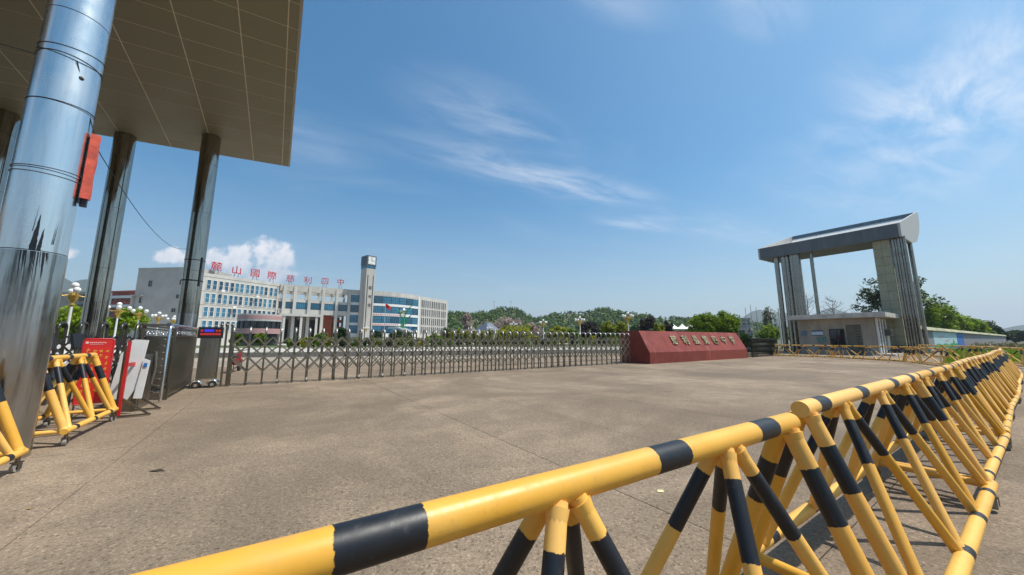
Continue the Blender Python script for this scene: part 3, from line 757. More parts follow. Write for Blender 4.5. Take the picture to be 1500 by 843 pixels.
# cable bands, wrapped film and black strap on the third column
c3 = columns[2]
b = MB(); b.tube([(0, 0, 4.55), (0, 0, 4.62)], .42, 40); b.tube([(0, 0, 5.63), (0, 0, 5.67)], .42, 40); b.build('strap', BLACK, c3)
b = MB(); b.obox((.36, -.12, 4.3), (.08, 0, 0), (0, .09, 0), (0, 0, 1.5)); b.build('conduit', BLACK, c3)
b = MB(); b.tube([(0, 0, 1.2), (0, 0, 2.9)], .417, 48, caps=False); b.build('film_sleeve', FILM, c3)

# ================================================================== LEFT FENCE POCKET, CABINET, BOARDS
fe = thing('gate_pocket_fence', 'dull steel slatted fence pocket with round tube rail beside gate display', 'fence', uv(-2.25, 12.75), UANG + R(90))
for y0 in (0, .62):
    b = MB(); b.tube([(0, y0, 0), (0, y0, 1.86), (.05, y0, 1.95), (.14, y0, 1.99), (3.9, y0, 1.99), (3.98, y0, 1.93), (4.0, y0, 0)], .032, 10); b.build('rail_tube', CHROME if y0 == 0 else GSTEEL, fe)
    b = MB(); b.box((.60, y0, .95), (.05, .05, 1.9)); b.build('post', GSTEEL, fe)
    for z in (.12, 1.70, 1.90):
        b = MB(); b.box((2.28, y0, z), (3.36, .035, .04)); b.build('cross_rail', GSTEEL, fe)
    sm_ = MB(); sm_.box((0, 0, .90), (.05, .022, 1.58)); sm_ = sm_.mesh('slat', GSTEEL)
    for i in range(42): link('slat', sm_, fe, (.68 + i * .078, y0 + .004, 0))
    b = MB()
    for i in range(9): b.tube([(.8 + i * .36 + .09 * math.cos(a), y0, 1.80 + .06 * math.sin(a)) for a in np.linspace(0, 6.28, 13)], .008, 5)
    b.build('scroll_trim', CHROME, fe)
b = MB(); b.box((.3, .31, 1.99), (.05, .62, .05)); b.box((.02, .31, 1.5), (.03, .62, .03)); b.build('tie_bar', GSTEEL, fe)
for i in range(9):
    b = MB(); b.tube([(.2, .1 , .25 + i * .17), (.52, .5, .33 + i * .17)], .018, 6); b.build('folded_bar', CHROME, fe)
cb = thing('steel_cabinet', 'plain steel turnstile cabinet beside the white sheet', 'cabinet', uv(-2.62, 12.2), UANG + R(90))
b = MB(); b.box((0, 0, .62), (1.1, .34, 1.24)); b.build('body', STEELD, cb)
b = MB(); b.box((-.1, -.175, .60), (.7, .012, 1.0)); b.build('front_panel', GSTEEL, cb)
b = MB(); b.tube([(.42, -.18, .5), (.42, -.22, .9), (.42, -.19, 1.3)], .04, 8); b.build('hose', STEELD, cb)
b = MB(); b.tube([(.3, .0, 1.24), (.3, .0, 1.5)], .02, 8); b.box((.3, .0, 1.56), (.16, .05, .22)); b.build('card_reader', BLACK, cb)
# dark screens on stands behind
for (u, v, lab) in ((-3.5, 10.4, 'black tilted screen on a post above the short barrier'), (-3.65, 12.2, 'black screen on a post behind the white sheet')):
    s_ = thing('access_screen', lab, 'screen', uv(u, v), UANG + R(70))
    b = MB(); b.tube([(0, 0, 0), (0, 0, 1.5)], .04, 8); b.build('post', GSTEEL, s_)
    b = MB(); b.extr([(-.14, -.06, 1.42), (-.14, .02, 1.74), (-.14, .06, 1.73), (-.14, 0, 1.40)], (.28, 0, 0)); b.build('screen', BLACK, s_)
def board_frame(p, ex): return math.atan2(ex.y, ex.x)
# red notice board
pb = uv(-3.02, 11.1); ex = Vector((.62, .78, 0))
rb = thing('red_notice_board', 'red standing notice board with columns of yellow characters', 'notice board', pb, math.atan2(ex.y, ex.x))
REDB = mat('red_board', (.62, .022, .018), .4, var=.08); YEL = mat('yellow_print', (.80, .48, .05), .6); PINK = mat('pale_print', (.75, .5, .45), .6)
b = MB(); b.tube([(-.21, 0, .30), (-.21, 0, 1.58), (-.18, 0, 1.615), (.18, 0, 1.615), (.21, 0, 1.58), (.21, 0, .30), (-.21, 0, .30)], .016, 8); b.build('frame', REDP, rb)
b = MB(); b.box((0, 0, .95), (.41, .02, 1.31)); b.build('panel', REDB, rb)
b = MB()
for ccol in range(4):
    for row in range(8 - (ccol % 2)):
        x = -.135 + ccol * .09; z = 1.38 - row * .118 - .03 * (ccol % 2)
        for k in range(5):
            b.box((x + random.uniform(-.016, .016), -.0125, z + random.uniform(-.026, .026)), *[((.040, .003, .007), (.007, .003, .040), (.024, .003, .007))[k % 3]])
b.build('yellow_characters', YEL, rb)
b = MB(); b.tube([(-.165, -.009, 1.54), (-.165, -.013, 1.54)], .024, 14)
for k in range(9): b.box((-.12 + k * .026, -.0125, 1.54 + .004 * math.sin(k * 3)), (.018, .003, .020))
b.box((-.03, -.0125, 1.505), (.19, .003, .006)); b.build('heading', PINK, rb)
for x in (-.2, .2):
    b = MB(); b.tube([(x, 0, .32), (x, 0, .03)], .014, 8); b.tube([(x, -.28, .02), (x, .28, .02)], .014, 8); b.build('stand_leg', GSTEEL, rb)
b = MB(); b.tube([(-.2, 0, .26), (.2, -.0, .06)], .012, 6); b.tube([(.2, 0, .26), (-.2, 0, .06)], .012, 6); b.build('stand_brace', GSTEEL, rb)
# white torn sheet
wb = thing('white_foam_sheet', 'torn white sheet leaning against the steel cabinet', 'sheet', (-8.43, 8.02, .18), math.atan2(.43, .9))
b = MB(); pts = [(-.42, 0, .18), (.10, 0, .15), (.24, 0, .40), (.30, 0, .9), (.36, .0, 1.62), (-.02, 0, 1.64), (-.20, 0, 1.57), (-.19, 0, 1.38), (-.31, 0, 1.28), (-.33, 0, 1.0), (-.38, 0, .6)]
b.extr([(x * .62 - .06, y - .1 + .08 * z, z * .87) for x, y, z in pts], (0, .03, 0)); b.build('sheet', WHITE, wb)
b = MB(); b.extr([(.10, -.12, .15), (.24, -.12, .14), (.27, -.05, .95), (.16, -.04, 1.0)], (0, .02, 0)); b.build('small_sheet', WHITE, wb)
b = MB(); b.box((.21, -.065, .86), (.05, .02, .09)); b.build('blue_sticker', mat('blue_print', (.03, .2, .5), .5), wb)
# steel stands with a red belt between
sd = thing('queue_stand', 'steel stand with red post and red belt before the white sheet', 'stand', uv(-2.5, 11.0), UANG + R(90))
for (x, mm, nm) in ((-.2, REDP, 'red_post'), (.62, GSTEEL, 'steel_post')):
    b = MB(); b.box((x, 0, .55 if nm == 'steel_post' else .80), (.05, .05, 1.06 if nm == 'steel_post' else 1.55)); b.build(nm, mm, sd)
    b = MB(); b.obox((x - .03, -.48, .02), (.06, 0, 0), (0, .5, 0), (0, 0, .03)); b.extr([(x - .012, -.46, .05), (x - .012, -.03, .40), (x - .012, -.03, .34), (x - .012, -.40, .05)], (.024, 0, 0)); b.build('foot', GSTEEL, sd)
b = MB(); b.box((-.11, .055, .75), (.09, .05, 1.45)); b.build('back_post', GSTEEL, sd)
b = MB(); b.box((.20, 0, 1.07), (.84, .03, .075)); b.build('belt', REDP, sd)
bb = thing('blue_bin', 'dark blue bin half hidden behind the short yellow barrier', 'bin', uv(-3.55, 9.7), UANG)
b = MB(); b.prism([(-.2, -.2), (.2, -.2), (.2, .2), (-.2, .2)], .05, .95); b.build('body', mat('blue_plastic', (.012, .04, .14), .5), bb)
b = MB(); b.box((0, 0, .98), (.44, .44, .06)); b.build('lid', mat('blue_plastic', (.012, .04, .14), .5), bb)
# litter
b = MB(); p = gp(967, 720.5); b.extr([(-.035, -.02, .004), (.03, -.028, .004), (.037, .015, .012), (-.02, .03, .006)], (0, 0, .002)); tag(b.build('paper_scrap', mat('pale_paper', (.70, .60, .33), .8), None, p), 'pale yellow paper scrap lying on the concrete', 'litter')
b = MB(); p = gp(231, 690.5); b.extr([(-.09, -.02, .004), (-.02, -.035, .012), (.09, .0, .004), (.0, .03, .02)], (0, 0, .003)); tag(b.build('dead_leaf', mat('dead_leaf', (.05, .035, .02), .8), None, p), 'dark dead leaf lying on the concrete', 'leaf')
b = MB(); p = gp(44, 746); b.extr([(-.03, -.01, .004), (.02, -.015, .004), (.025, .012, .012)], (0, 0, .003)); tag(b.build('dry_leaf', mat('dry_leaf', (.30, .20, .07), .8), None, p), 'small dry tan leaf on the concrete at left', 'leaf')
# red scooter parked behind the gate
pm = gp(344, 545); mo = thing('red_motorbike', 'small red motorbike parked behind the folding gate', 'motorbike', pm, R(112))
for x in (-.6, .6):
    b = MB(); b.tube([(x + .24 * math.cos(a), 0, .28 + .24 * math.sin(a)) for a in np.linspace(0, 6.2832, 21)], .05, 8, caps=False); b.tube([(x, -.05, .28), (x, .05, .28)], .12, 10, 1); b.build('wheel', [RUBBER, CHROME], mo)
b = MB(); b.extr([(-.85, -.11, .55), (-.3, -.11, .35), (.25, -.11, .33), (.36, -.11, .8), (.55, -.11, .95), (.40, -.11, .98), (.18, -.11, .5), (-.2, -.11, .62), (-.85, -.11, .72)], (0, .22, 0)); b.extr([(.45, -.07, .56), (.92, -.07, .5), (.6, -.07, .64)], (0, .14, 0)); b.build('body', mat('dull_red', (.22, .02, .02), .5), mo)
b = MB(); b.box((-.4, 0, .75), (.75, .24, .10)); b.build('seat', BLACK, mo)
b = MB(); b.tube([(.6, .03, .3), (.42, .03, 1.0)], .03, 8); b.tube([(.36, -.34, 1.08), (.42, 0, 1.02), (.36, .34, 1.08)], .018, 8); b.build('handlebar', BLACK, mo)
for s_ in (-1, 1):
    b = MB(); b.tube([(.4, s_ * .28, 1.06), (.38, s_ * .32, 1.25)], .01, 6); b.tube([(.38, s_ * .32, 1.27), (.40, s_ * .32, 1.27)], .06, 10); b.build('mirror', BLACK, mo)

# ================================================================== RIGHT ENTRANCE GATE
g2 = thing('far_entrance_gate', 'far entrance gate with upswept metal roof on steel columns and tiled pier', 'canopy', uv(57, 7.1), UANG)
# local axes: x = outward (u), y = into the campus (v)
DMETAL = mat('grey_cladding', (.125, .135, .14), .45, .3, var=.16, scale=.5, streak=(1, 1, .3), bump=.05)
PALEM = mat('pale_cladding', (.44, .425, .40), .55, .1, var=.1, streak=(1, 1, .4))
LIPM = mat('shaded_lip_cladding', (.12, .16, .19), .35, .5, var=.15)  # shaded, sky-lit tone of the lip put into its colour
RL = 14.0
prof = [(0, 13.0), (6, 13.15), (9.5, 13.9), (12.2, 15.4), (13.8, 16.9), (14.3, 18.1), (13.6, 18.1), (13.4, 18.0), (11.6, 16.4), (9.0, 15.2), (6, 14.7), (.3, 14.3), (.3, 14.5), (0, 14.5)]
topf = [(.32, 14.32), (6, 14.72), (9, 15.22), (11.6, 16.42), (13.36, 18.02), (13.34, 18.08), (11.58, 16.47), (9, 15.27), (6, 14.77), (.32, 14.37)]
b = MB(); b.extr([(x, .2, z) for x, z in prof], (0, RL - .4, 0)); b.build('roof_shell', DMETAL, g2)
b = MB(); b.extr([(x, .25, z) for x, z in topf], (0, RL - .5, 0)); b.build('roof_top', mat('pale_roof_membrane', (.62, .61, .58), .7, var=.1), g2)
b = MB(); b.obox((13.40, .25, 18.08), (.95, 0, 0), (0, RL - .5, 0), (0, 0, .52)); b.build('outer_lip', LIPM, g2)
for y in (0, RL - .2):
    b = MB(); b.extr([(-.02, y, 12.98), (6, y, 13.12), (9.5, y, 13.86), (12.25, y, 15.35), (13.85, y, 16.85), (14.46, y, 18.66), (13.4, y, 18.60), (-.02, y, 14.56)], (0, .2, 0)); b.build('end_panel', PALEM, g2)
npn = 9
for i in range(npn):
    y0 = .22 + i * (RL - .44) / npn
    b = MB(); b.obox((-.05, y0 + .012, 12.98), (.046, 0, 0), (0, (RL - .44) / npn - .024, 0), (0, 0, 1.55)); b.build('fascia_panel', DMETAL, g2)
def rcol(x, y, r=.22, z=13.2, m=None):
    b = MB(); b.tube([(0, 0, 0), (0, 0, z)], r, 18); return b.build('column', m or STEELD, g2, (x, y, 0))
STL2 = steel_mat('weathered_steel', (.34, .31, .265), .24, .9, .08)
for i in range(5): rcol(.66 + .08 * (i % 2), -.02 + i * .225, .135, 13.1, STL2)
for i in range(3): rcol(1.0 + i * .35, .10, .14, 13.1, STL2)
PIER = mat('olive_wall_tiles', (.32, .305, .205), .55, var=.10, scale=2, objvar=.06)
b = MB(); b.box((1.6, 1.80, 6.5), (2.1, 1.40, 13.0)); b.build('pier_core', mat('tile_joint', (.11, .10, .07), .9), g2)
for i in range(2):
    for k in range(13):
        b = MB(); b.obox((.522, 1.10 + i * .70 + .012, k * 1.0 + .015), (.03, 0, 0), (0, .676, 0), (0, 0, .97)); b.build('wall_tile', PIER, g2)
        b = MB(); b.obox((.56 + i * 1.04 + .012, 1.072, k * 1.0 + .015), (1.02, 0, 0), (0, .03, 0), (0, 0, .97)); b.build('wall_tile', PIER, g2)
for (x, y) in ((.6, 12.1), (.6, 11.3), (.75, 10.92), (1.3, 11.3), (.6, 10.35), (.65, 9.75), (1.4, 10.6), (1.4, 9.9), (.6, 10.0), (2.2, 11.2)): rcol(x, y, .29, 13.1, STL2)
rcol(.8, 8.3, .19, 13.1, STEELD); rcol(7.0, .35, .21, 13.3, STL2)

# gatehouse under it
gh = thing('gatehouse', 'low white gatehouse with flat overhanging roof and dark window', 'gatehouse', uv(51.8, 9.3), UANG)
GHW = mat('stained_shaded_wall', (.33, .285, .225), .85, var=.22, scale=.9, streak=(1, 1, .4))  # stained beige, with the canopy's shadow darkened into the colour
b = MB(); b.box((2.9, 3.35, 2.0), (5.6, 6.5, 4.0)); b.build('wall', GHW, gh)
b = MB(); b.box((2.9, 3.2, 4.16), (7.4, 8.3, .46)); b.build('roof', mat('roof_concrete', (.50, .47, .42), .85, var=.2, scale=1.2), gh)
b = MB(); b.box((2.9, 3.2, 4.42), (6.8, 7.7, .06)); b.build('roof_top', GREYW, gh)
def ghwin(y0, y1, z0, z1, nm='window', frame=BLACK, bars=2):
    b = MB(); b.obox((.085, y0, z0), (-.03, 0, 0), (0, y1 - y0, 0), (0, 0, z1 - z0)); b.build('x', DGLASS, gh).name = nm
    w_ = gh.children[-1]
    b = MB()
    for yy in np.linspace(y0, y1, bars + 1): b.box((.05, yy, (z0 + z1) / 2), (.08, .06, z1 - z0))
    for zz in (z0, z1): b.box((.047, (y0 + y1) / 2, zz), (.08, y1 - y0 + .1, .06))
    b.build('frame', frame, w_)
ghwin(2.55, 3.75, .95, 2.75)
SHUT = mat('olive_shutter', (.12, .115, .075), .6, var=.2)
b = MB(); b.box((.08, 1.75, 1.6), (.06, 1.2, 3.2))
b.build('shutter', SHUT, gh)
for k in range(10):
    b = MB(); b.box((.04, 1.42, .35 + k * .31), (.03, .30, .08)); b.build('grille_bar', BLACK, gh)
b = MB(); b.box((.06, 4.85, 2.35), (.05, 1.0, .55)); sg = b.build('blue_notice', mat('notice_white', (.55, .62, .68), .5), gh)
b = MB(); b.box((.03, 4.85, 2.58), (.02, 1.0, .12)); b.box((.03, 4.85, 2.12), (.02, 1.0, .08)); b.build('notice_band', mat('notice_blue', (.02, .07, .16), .5), sg)
b = MB(); b.box((.06, 4.55, 1.65), (.05, .75, .5)); b.build('green_notice', mat('notice_green', (.10, .22, .20), .5, var=.5, scale=6), gh)
b = MB(); b.box((.06, 6.1, 2.35), (.05, .5, .5)); b.build('small_notice', mat('notice_blue2', (.10, .16, .24), .5), gh)
for i, x in enumerate((1.0, 2.1, 3.3, 4.6)):
    b = MB(); b.box((x, .03, 1.9), (.75 if i < 3 else .5, .1, 3.2)); w_ = b.build('window', DGLASS, gh)
    b = MB(); 
    for z in np.linspace(.5, 3.3, 8): b.box((x, -.03, z), (.78, .04, .04))
    for q in (-.36, .36): b.box((x + q, -.03, 1.9), (.05, .05, 3.25))
    b.build('window_bars', GREYW, w_)
for x in (.45, 1.55, 2.7, 4.0):
    b = MB(); b.box((x, -.02, 1.95), (.26, .16, 3.85)); b.build('pilaster', WHITE, gh)
b = MB(); b.box((3.1, -.35, 2.35), (.85, .5, .65)); ac = b.build('air_conditioner', mat('ac_dark', (.10, .10, .095), .6), gh)
b = MB(); b.tube([(3.1, -.62, 2.35), (3.1, -.60, 2.35)], .24, 16); b.build('fan_grille', BLACK, ac)
b = MB(); b.box((4.2, -.1, 1.2), (.5, .12, 1.9)); b.build('side_door', WHITE, gh)
b = MB(); b.box((4.4, -.7, .55), (.7, .6, .9)); tag(b.build('metal_box', mat('dark_box', (.05, .05, .05), .6), None, uv(51.8, 9.3)), 'dark metal box standing at the gatehouse side door', 'box').rotation_euler.z = UANG
b = MB(); b.box((2.6, -.5, .09), (6.6, 1.4, .18)); b.build('step', GREYW, gh)

# wall with painted panel
wa, wb2, wc = gp(1338, 518.3), gp(1408, 511.2), None
wd = (wb2 - wa).normalized(); wnn = Vector((wd.y, -wd.x, 0))
if wnn.y > 0: wnn = -wnn
wt = thing('painted_wall', 'grey perimeter wall with tiled coping and painted mural panel', 'wall', wa, math.atan2(wd.y, wd.x))
WL = (wb2 - wa).length; WBR = mat('grey_brick_wall', (.235, .225, .235), .85, var=.18, scale=1.5, objvar=.05)
def wpart(nm, x0, x1, z0, z1, m, y=0., th=.24):
    b = MB(); b.obox((x0, y, z0), (x1 - x0, 0, 0), (0, th, 0), (0, 0, z1 - z0)); return b.build(nm, m, wt)
wpart('wall_body', 0, WL + 150, 0, 2.9, WBR)
for i in range(48):
    x0 = i * 3.6 - 2; b = MB(); b.extr([(x0, -.32, 2.86), (x0, -.1, 3.22), (x0, .12, 3.34), (x0, .34, 3.22), (x0, .5, 2.86)], (3.5, 0, 0)); b.build('coping', mat('pale_coping', (.36, .34, .20), .7, var=.3, scale=2, objvar=.2), wt)
sgn = 1 if (Matrix.Rotation(wt.rotation_euler.z, 3, 'Z') @ Vector((0, -1, 0))).dot(wnn) > 0 else -1
def wx(px):
    r = ray(px, 505); r.z = 0; o = wa  # intersect view ray with wall line
    den = r.x * wd.y - r.y * wd.x; t = (o.x * wd.y - o.y * wd.x) / den
    return (r * t - o).dot(wd)
x0, x1, x2 = wx(1369), wx(1403), wx(1413)
CY = mat('mural_sky', (.42, .58, .60), .7, var=.1); GRN = mat('mural_green', (.02, .30, .10), .7, var=.25); BLU = mat('mural_blue', (.03, .13, .42), .7, var=.2)
f = -.02 if sgn > 0 else .245
wpart('mural_panel', x0, x1, .35, 2.75, CY, f, .018)
b = MB(); n_ = 16; pts = [(x0, f - .004, .36)]
for i in range(n_ + 1): pts.append((x0 + (x1 - x0) * i / n_, f - .004, .80 + .25 * abs(math.sin(i * .7)) + (.9 if i in (13,) else 0)))
pts.append((x1, f - .004, .36)); b.extr(pts, (0, -.004, 0)); b.build('mural_grass', GRN, wt)
b = MB()
for k in range(9):
    for q in range(3): b.box((x0 + (x1 - x0) * (.18 + .05 * k + .02 * q), f - .004, (2.0 if k < 5 else 1.5) + random.uniform(-.2, .2)), (.35, .004, .10))
b.build('mural_lettering', mat('mural_red', (.55, .10, .14), .7), wt)
wpart('blue_mural_panel', x1 + .1, x2, .3, 2.78, BLU, f, .02)

# ================================================================== SCHOOL BUILDINGS
ZB = .42
def v2(p): return Vector((p[0], p[1], 0))
def top_at(px, py, z):
    r = ray(px, py); t = (z - EYE) / r.z; return Vector((r.x * t, r.y * t, 0))
P0, P1, P2, P3, P4, P5 = top_at(296, 400, 18), top_at(411, 416.4, 18), top_at(510, 424.5, 18), top_at(548, 426.6, 18), top_at(613, 433.5, 18), top_at(656, 440.7, 18)
WINC = {}
def window_mesh(w, h, glass, frame, mull=1, trans=0, key=None):
    k = (round(w, 2), round(h, 2), glass.name, frame.name, mull, trans)
    if k in WINC: return WINC[k]
    b = MB()
    b.obox((-w / 2, -.02, 0), (w, 0, 0), (0, .03, 0), (0, 0, h), 0)
    f = .07
    for x in (-w / 2, w / 2): b.box((x, -.05, h / 2), (f, .14, h + f), 1)
    for z in (0, h): b.box((0, -.05, z), (w + f, .138, f), 1)
    for i in range(mull): b.box((-w / 2 + w * (i + 1) / (mull + 1), -.035, h / 2), (.05, .05, h), 1)
    for i in range(trans): b.box((0, -.034, h * (i + 1) / (trans + 1)), (w, .048, .05), 1)
    WINC[k] = b.mesh('window', [glass, frame]); return WINC[k]
def put(me, name, root, p, e):
    """stand a piece (x along the wall, -y outward) on a wall that runs along e"""
    o = link(name, me, root); o.location = p; o.rotation_euler.z = math.atan2(e.y, e.x); return o
def wall_piece(name, root, a, c, z0, z1, m, out=.0, thick=.4):
    e = (c - a).normalized(); n = Vector((e.y, -e.x, 0)); b = MB()
    b.obox(a + n * out + Vector((0, 0, z0)), c - a, -n * thick, Vector((0, 0, z1 - z0))); return b.build(name, m, root)
BGL = [mat('blue_glass_a', (.012, .085, .15), .08, var=.4, scale=.6, spec=.9), mat('blue_glass_b', (.03, .16, .26), .10, var=.3, scale=.6, spec=.9), mat('blue_glass_c', (.008, .04, .075), .07, var=.4, scale=.6, spec=.9)]
# --- left wing with the grey end block
lw = thing('teaching_block', 'white teaching block with four rows of narrow blue windows and grey end wall', 'school building')
e = (P1 - P0).normalized(); n = Vector((e.y, -e.x, 0)); Lw = (P1 - P0).length
b = MB(); b.prism([P0, P1, P1 - n * 15, P0 - n * 12], 0, 17.75); b.build('wall', FACADE, lw)
wall_piece('parapet', lw, P0, P1, 17.3, 18.1, FACADE, .08, .5)
Q0 = top_at(203.5, 393.2, 19.4); P0g = P0 + Vector((-.25, -.35, 0)) ; qb = (P0g - Q0).normalized(); qn = Vector((qb.y, -qb.x, 0))
b = MB(); b.prism([Q0, P0g, P0g - qn * 9, Q0 - qn * 9], 0, 19.2); b.build('end_wall', GREYW, lw)
wall_piece('end_parapet', lw, Q0, P0g, 18.9, 19.45, GREYW, .06, .4)
LQ = (P0g - Q0).length
def on(px, base, d):     # distance along a wall line at which the photo column px meets it
    r = ray(px, 470); den = r.x * d.y - r.y * d.x; t = (base.x * d.y - base.y * d.x) / den
    return (Vector((r.x, r.y, 0)) * t - base).dot(d)
for (px, z, w, h) in ((212.5, 14.6, 1.1, 1.6), (259, 15.0, 1.2, 1.3), (256.5, 11.6, 1.2, 1.0), (252.5, 8.2, 1.2, 1.0), (249, 4.6, 1.2, 1.0)):
    put(window_mesh(w, h, DGLASS, GREYW), 'window', lw, Q0 + qb * on(px, Q0, qb) + qn * .01 + Vector((0, 0, z)), qb)
for k in range(4):
    z = 12.4 - k * 3.4
    put(window_mesh(.7, 1.5, DGLASS, GREYW, 0), 'window', lw, Q0 + qb * 1.9 + qn * .01 + Vector((0, 0, z - 1.9)), qb)
    b = MB(); b.obox(Q0 + qb * -.3 + Vector((0, 0, z)), qb * 2.9, qn * .55, Vector((0, 0, .22))); b.build('ledge', GREYW, lw)
    b = MB(); b.obox(Q0 + qb * -.3 + Vector((0, 0, z - 2.9)), qb * .5, qn * .5, Vector((0, 0, 2.9))); b.build('fin', BEIGEW, lw)
xs = [on(p, P0, e) for p in (299, 308, 317.3, 325.7, 334, 341.5, 348.7, 357.3, 364.4, 371.5, 378.4, 385, 392.7, 399.3)]
for r_, (z0, z1) in enumerate(((14.15, 16.5), (10.75, 13.1), (7.35, 9.7), (3.95, 6.3))):
    for i, x in enumerate(xs):
        put(window_mesh(.88, z1 - z0, random.choice(BGL), WHITE, 0, 1), 'window', lw, P0 + e * x + n * .01 + Vector((0, 0, z0)), e)
    wall_piece('string_course', lw, P0, P1, z0 - .5, z0 - .34, FACADE, .07, .1)
b = MB(); b.obox(P0 + e * 4.2 + n * .5 + Vector((0, 0, 13.7)), e * .8, n * .4, Vector((0, 0, .6))); b.build('air_conditioner', WHITE, lw)
for (x, z) in ((7.2, 10.2), (12.6, 13.6), (15.4, 6.8), (10.1, 6.8)):
    b = MB(); b.obox(P0 + e * x + n * .5 + Vector((0, 0, z - .35)), e * .8, n * .4, Vector((0, 0, .55))); b.build('air_conditioner', WHITE, lw)
b = MB(); b.tube([P0 + e * 18.6 + n * .12, P0 + e * 18.6 + n * .12 + Vector((0, 0, 17.3))], .09, 6); b.build('downpipe', GREYW, lw)
# --- colonnade
co = thing('colonnade_building', 'open white colonnade with glazed bridge storey between the teaching block and the tower', 'school building')
e = (P2 - P1).normalized(); n = Vector((e.y, -e.x, 0)); LC = (P2 - P1).length
CAST = mat('concrete_beam', (.47, .44, .39), .8, var=.12, scale=1)
wall_piece('roof_beam', co, P1, P2, 16.1, 18.0, CAST, .5, 1.0); wall_piece('rear_beam', co, P1 - n * 7, P2 - n * 7, 16.1, 18.0, CAST, .5, 1.0)
cx = [on(p, P1, e) for p in (413, 428.7, 450.3, 470.5, 491, 509)]
for x in cx:
    b = MB(); b.obox(P1 + e * (x - .40) + n * .75, e * .8, -n * 1.1, Vector((0, 0, 17.6))); b.build('column', FACADE, co)
    b = MB(); b.obox(P1 + e * (x - .3) - n * 6.6, e * .6, -n * .6, Vector((0, 0, 17.6))); b.build('rear_column', CAST, co)
    b = MB(); b.obox(P1 + e * (x - .2) + Vector((0, 0, 17.0)) - n * .6, e * .4, -n * 6, Vector((0, 0, .8))); b.build('cross_beam', CAST, co)
wall_piece('bridge_parapet', co, P1, P2, 12.85, 13.75, FACADE, .25, 7.3); wall_piece('bridge_slab', co, P1, P2, 9.3, 10.75, FACADE, .3, 7.4)
wall_piece('bridge_core', co, P1, P2, 10.75, 12.85, BGL[2], .1, 7.0)
for i in range(5):
    w = cx[i + 1] - cx[i] - .85
    put(window_mesh(w, 2.05, BGL[i % 2], DGLASS, 5), 'window', co, P1 + e * ((cx[i] + cx[i + 1]) / 2) + n * .13 + Vector((0, 0, 10.78)), e)
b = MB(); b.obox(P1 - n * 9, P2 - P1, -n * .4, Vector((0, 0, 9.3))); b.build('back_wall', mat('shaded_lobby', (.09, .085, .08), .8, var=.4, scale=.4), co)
BRICK = mat('red_brick', (.36, .095, .05), .8, var=.15, scale=2)
xb = on(474, P1, e); b = MB(); b.obox(P1 + e * (xb - .2) - n * 2.5, e * 3.2, -n * 2.0, Vector((0, 0, 9.2))); b.build('brick_pier', BRICK, co)
for k in range(4):
    b = MB(); b.obox(P1 + e * (on(496, P1, e) - 1.5) - n * 4 + Vector((0, 0, .6 + k * 2.2)), e * 3.2, -n * 1, Vector((0, 0, .9))); b.build('brick_balustrade', BRICK, co)
for px in (414.5, 439.5, 461.5):
    x = on(px, P1, e); b = MB(); b.obox(P1 + e * (x - .3) + n * 2.6, e * .6, -n * .6, Vector((0, 0, 8.6))); b.build('porch_column', FACADE, co)
wall_piece('porch_beam', co, P1 + e * .2, P1 + e * (LC * .58), 8.5, 9.2, FACADE, 2.8, 2.4)
# --- glazed block and curved front with right wing
gb = thing('glass_front_building', 'white school building with curved bands of blue glass right of the tower', 'school building')
segs = [P2]
mid = (P3 + P4) / 2; ee = (P4 - P3).normalized(); nn = Vector((ee.y, -ee.x, 0))
curve = [P2, P3] + [P3.lerp(P4, t) + nn * (1.5 * 4 * t * (1 - t)) for t in np.linspace(0, 1, 7)[1:]]
back = -nn * 13
FL = ((3.75, 6.35), (7.15, 9.65), (10.55, 13.0), (13.85, 16.35))
for i in range(len(curve) - 1):
    a, c = curve[i], curve[i + 1]; e = (c - a).normalized(); n = Vector((e.y, -e.x, 0)); L = (c - a).length
    b = MB(); b.prism([a, c, c - n * 10, a - n * 10], 0, 17.7); b.build('wall', FACADE, gb)
    wall_piece('parapet', gb, a, c, 16.6, 18.0, FACADE, .22, .5)
    for k, (z0, z1) in enumerate(FL):
        put(window_mesh(L - .03, z1 - z0, BGL[(i + k) % 2 if (i * 7 + k * 3) % 5 else 1], BGL[2], 3 if i else 6, 1), 'window', gb, (a + c) / 2 + n * .02 + Vector((0, 0, z0)), e)
        wall_piece('spandrel', gb, a, c, z1, (FL[k + 1][0] if k < 3 else 16.6), WHITE, .14, .2)
    wall_piece('ground_fascia', gb, a, c, 2.6, 3.7, WHITE, .2, .3)
    for (z, lo, hi) in ((10.1, 1, 4), (6.75, 1, 3)):
        if lo <= i <= hi:
            b = MB()
            for q in range(4): b.obox(a + e * (L * (q + .15) / 4) + n * .16 + Vector((0, 0, z - .2)), e * (L / 4 * .62), n * .02, Vector((0, 0, .38)))
            b.build('red_banner_lettering', mat('banner_red', (.62, .16, .14), .7, var=.3, scale=4), gb)
e = (P5 - P4).normalized(); n = Vector((e.y, -e.x, 0)); LR = (P5 - P4).length
b = MB(); b.prism([P4, P5, P5 - n * 12, P4 - n * 12], 0, 17.9); b.build('wing_wall', FACADE, gb)
wxs = [on(p, P4, e) for p in (617.3, 620, 623, 626, 629, 632.4, 635.2, 638, 640.8, 643.4, 646.6, 649, 651.6)]
for k, (z0, z1) in enumerate(((3.9, 6.5), (7.2, 9.9), (10.6, 13.2), (13.9, 16.6))):
    for x in wxs: put(window_mesh(.58, z1 - z0, random.choice((DGLASS, BGL[2])), FACADE, 0), 'window', gb, P4 + e * x + n * .01 + Vector((0, 0, z0)), e)
wall_piece('corner_pier', gb, P4 - e * .1, P4 + e * .55, 0, 17.6, WHITE, .3, .6)
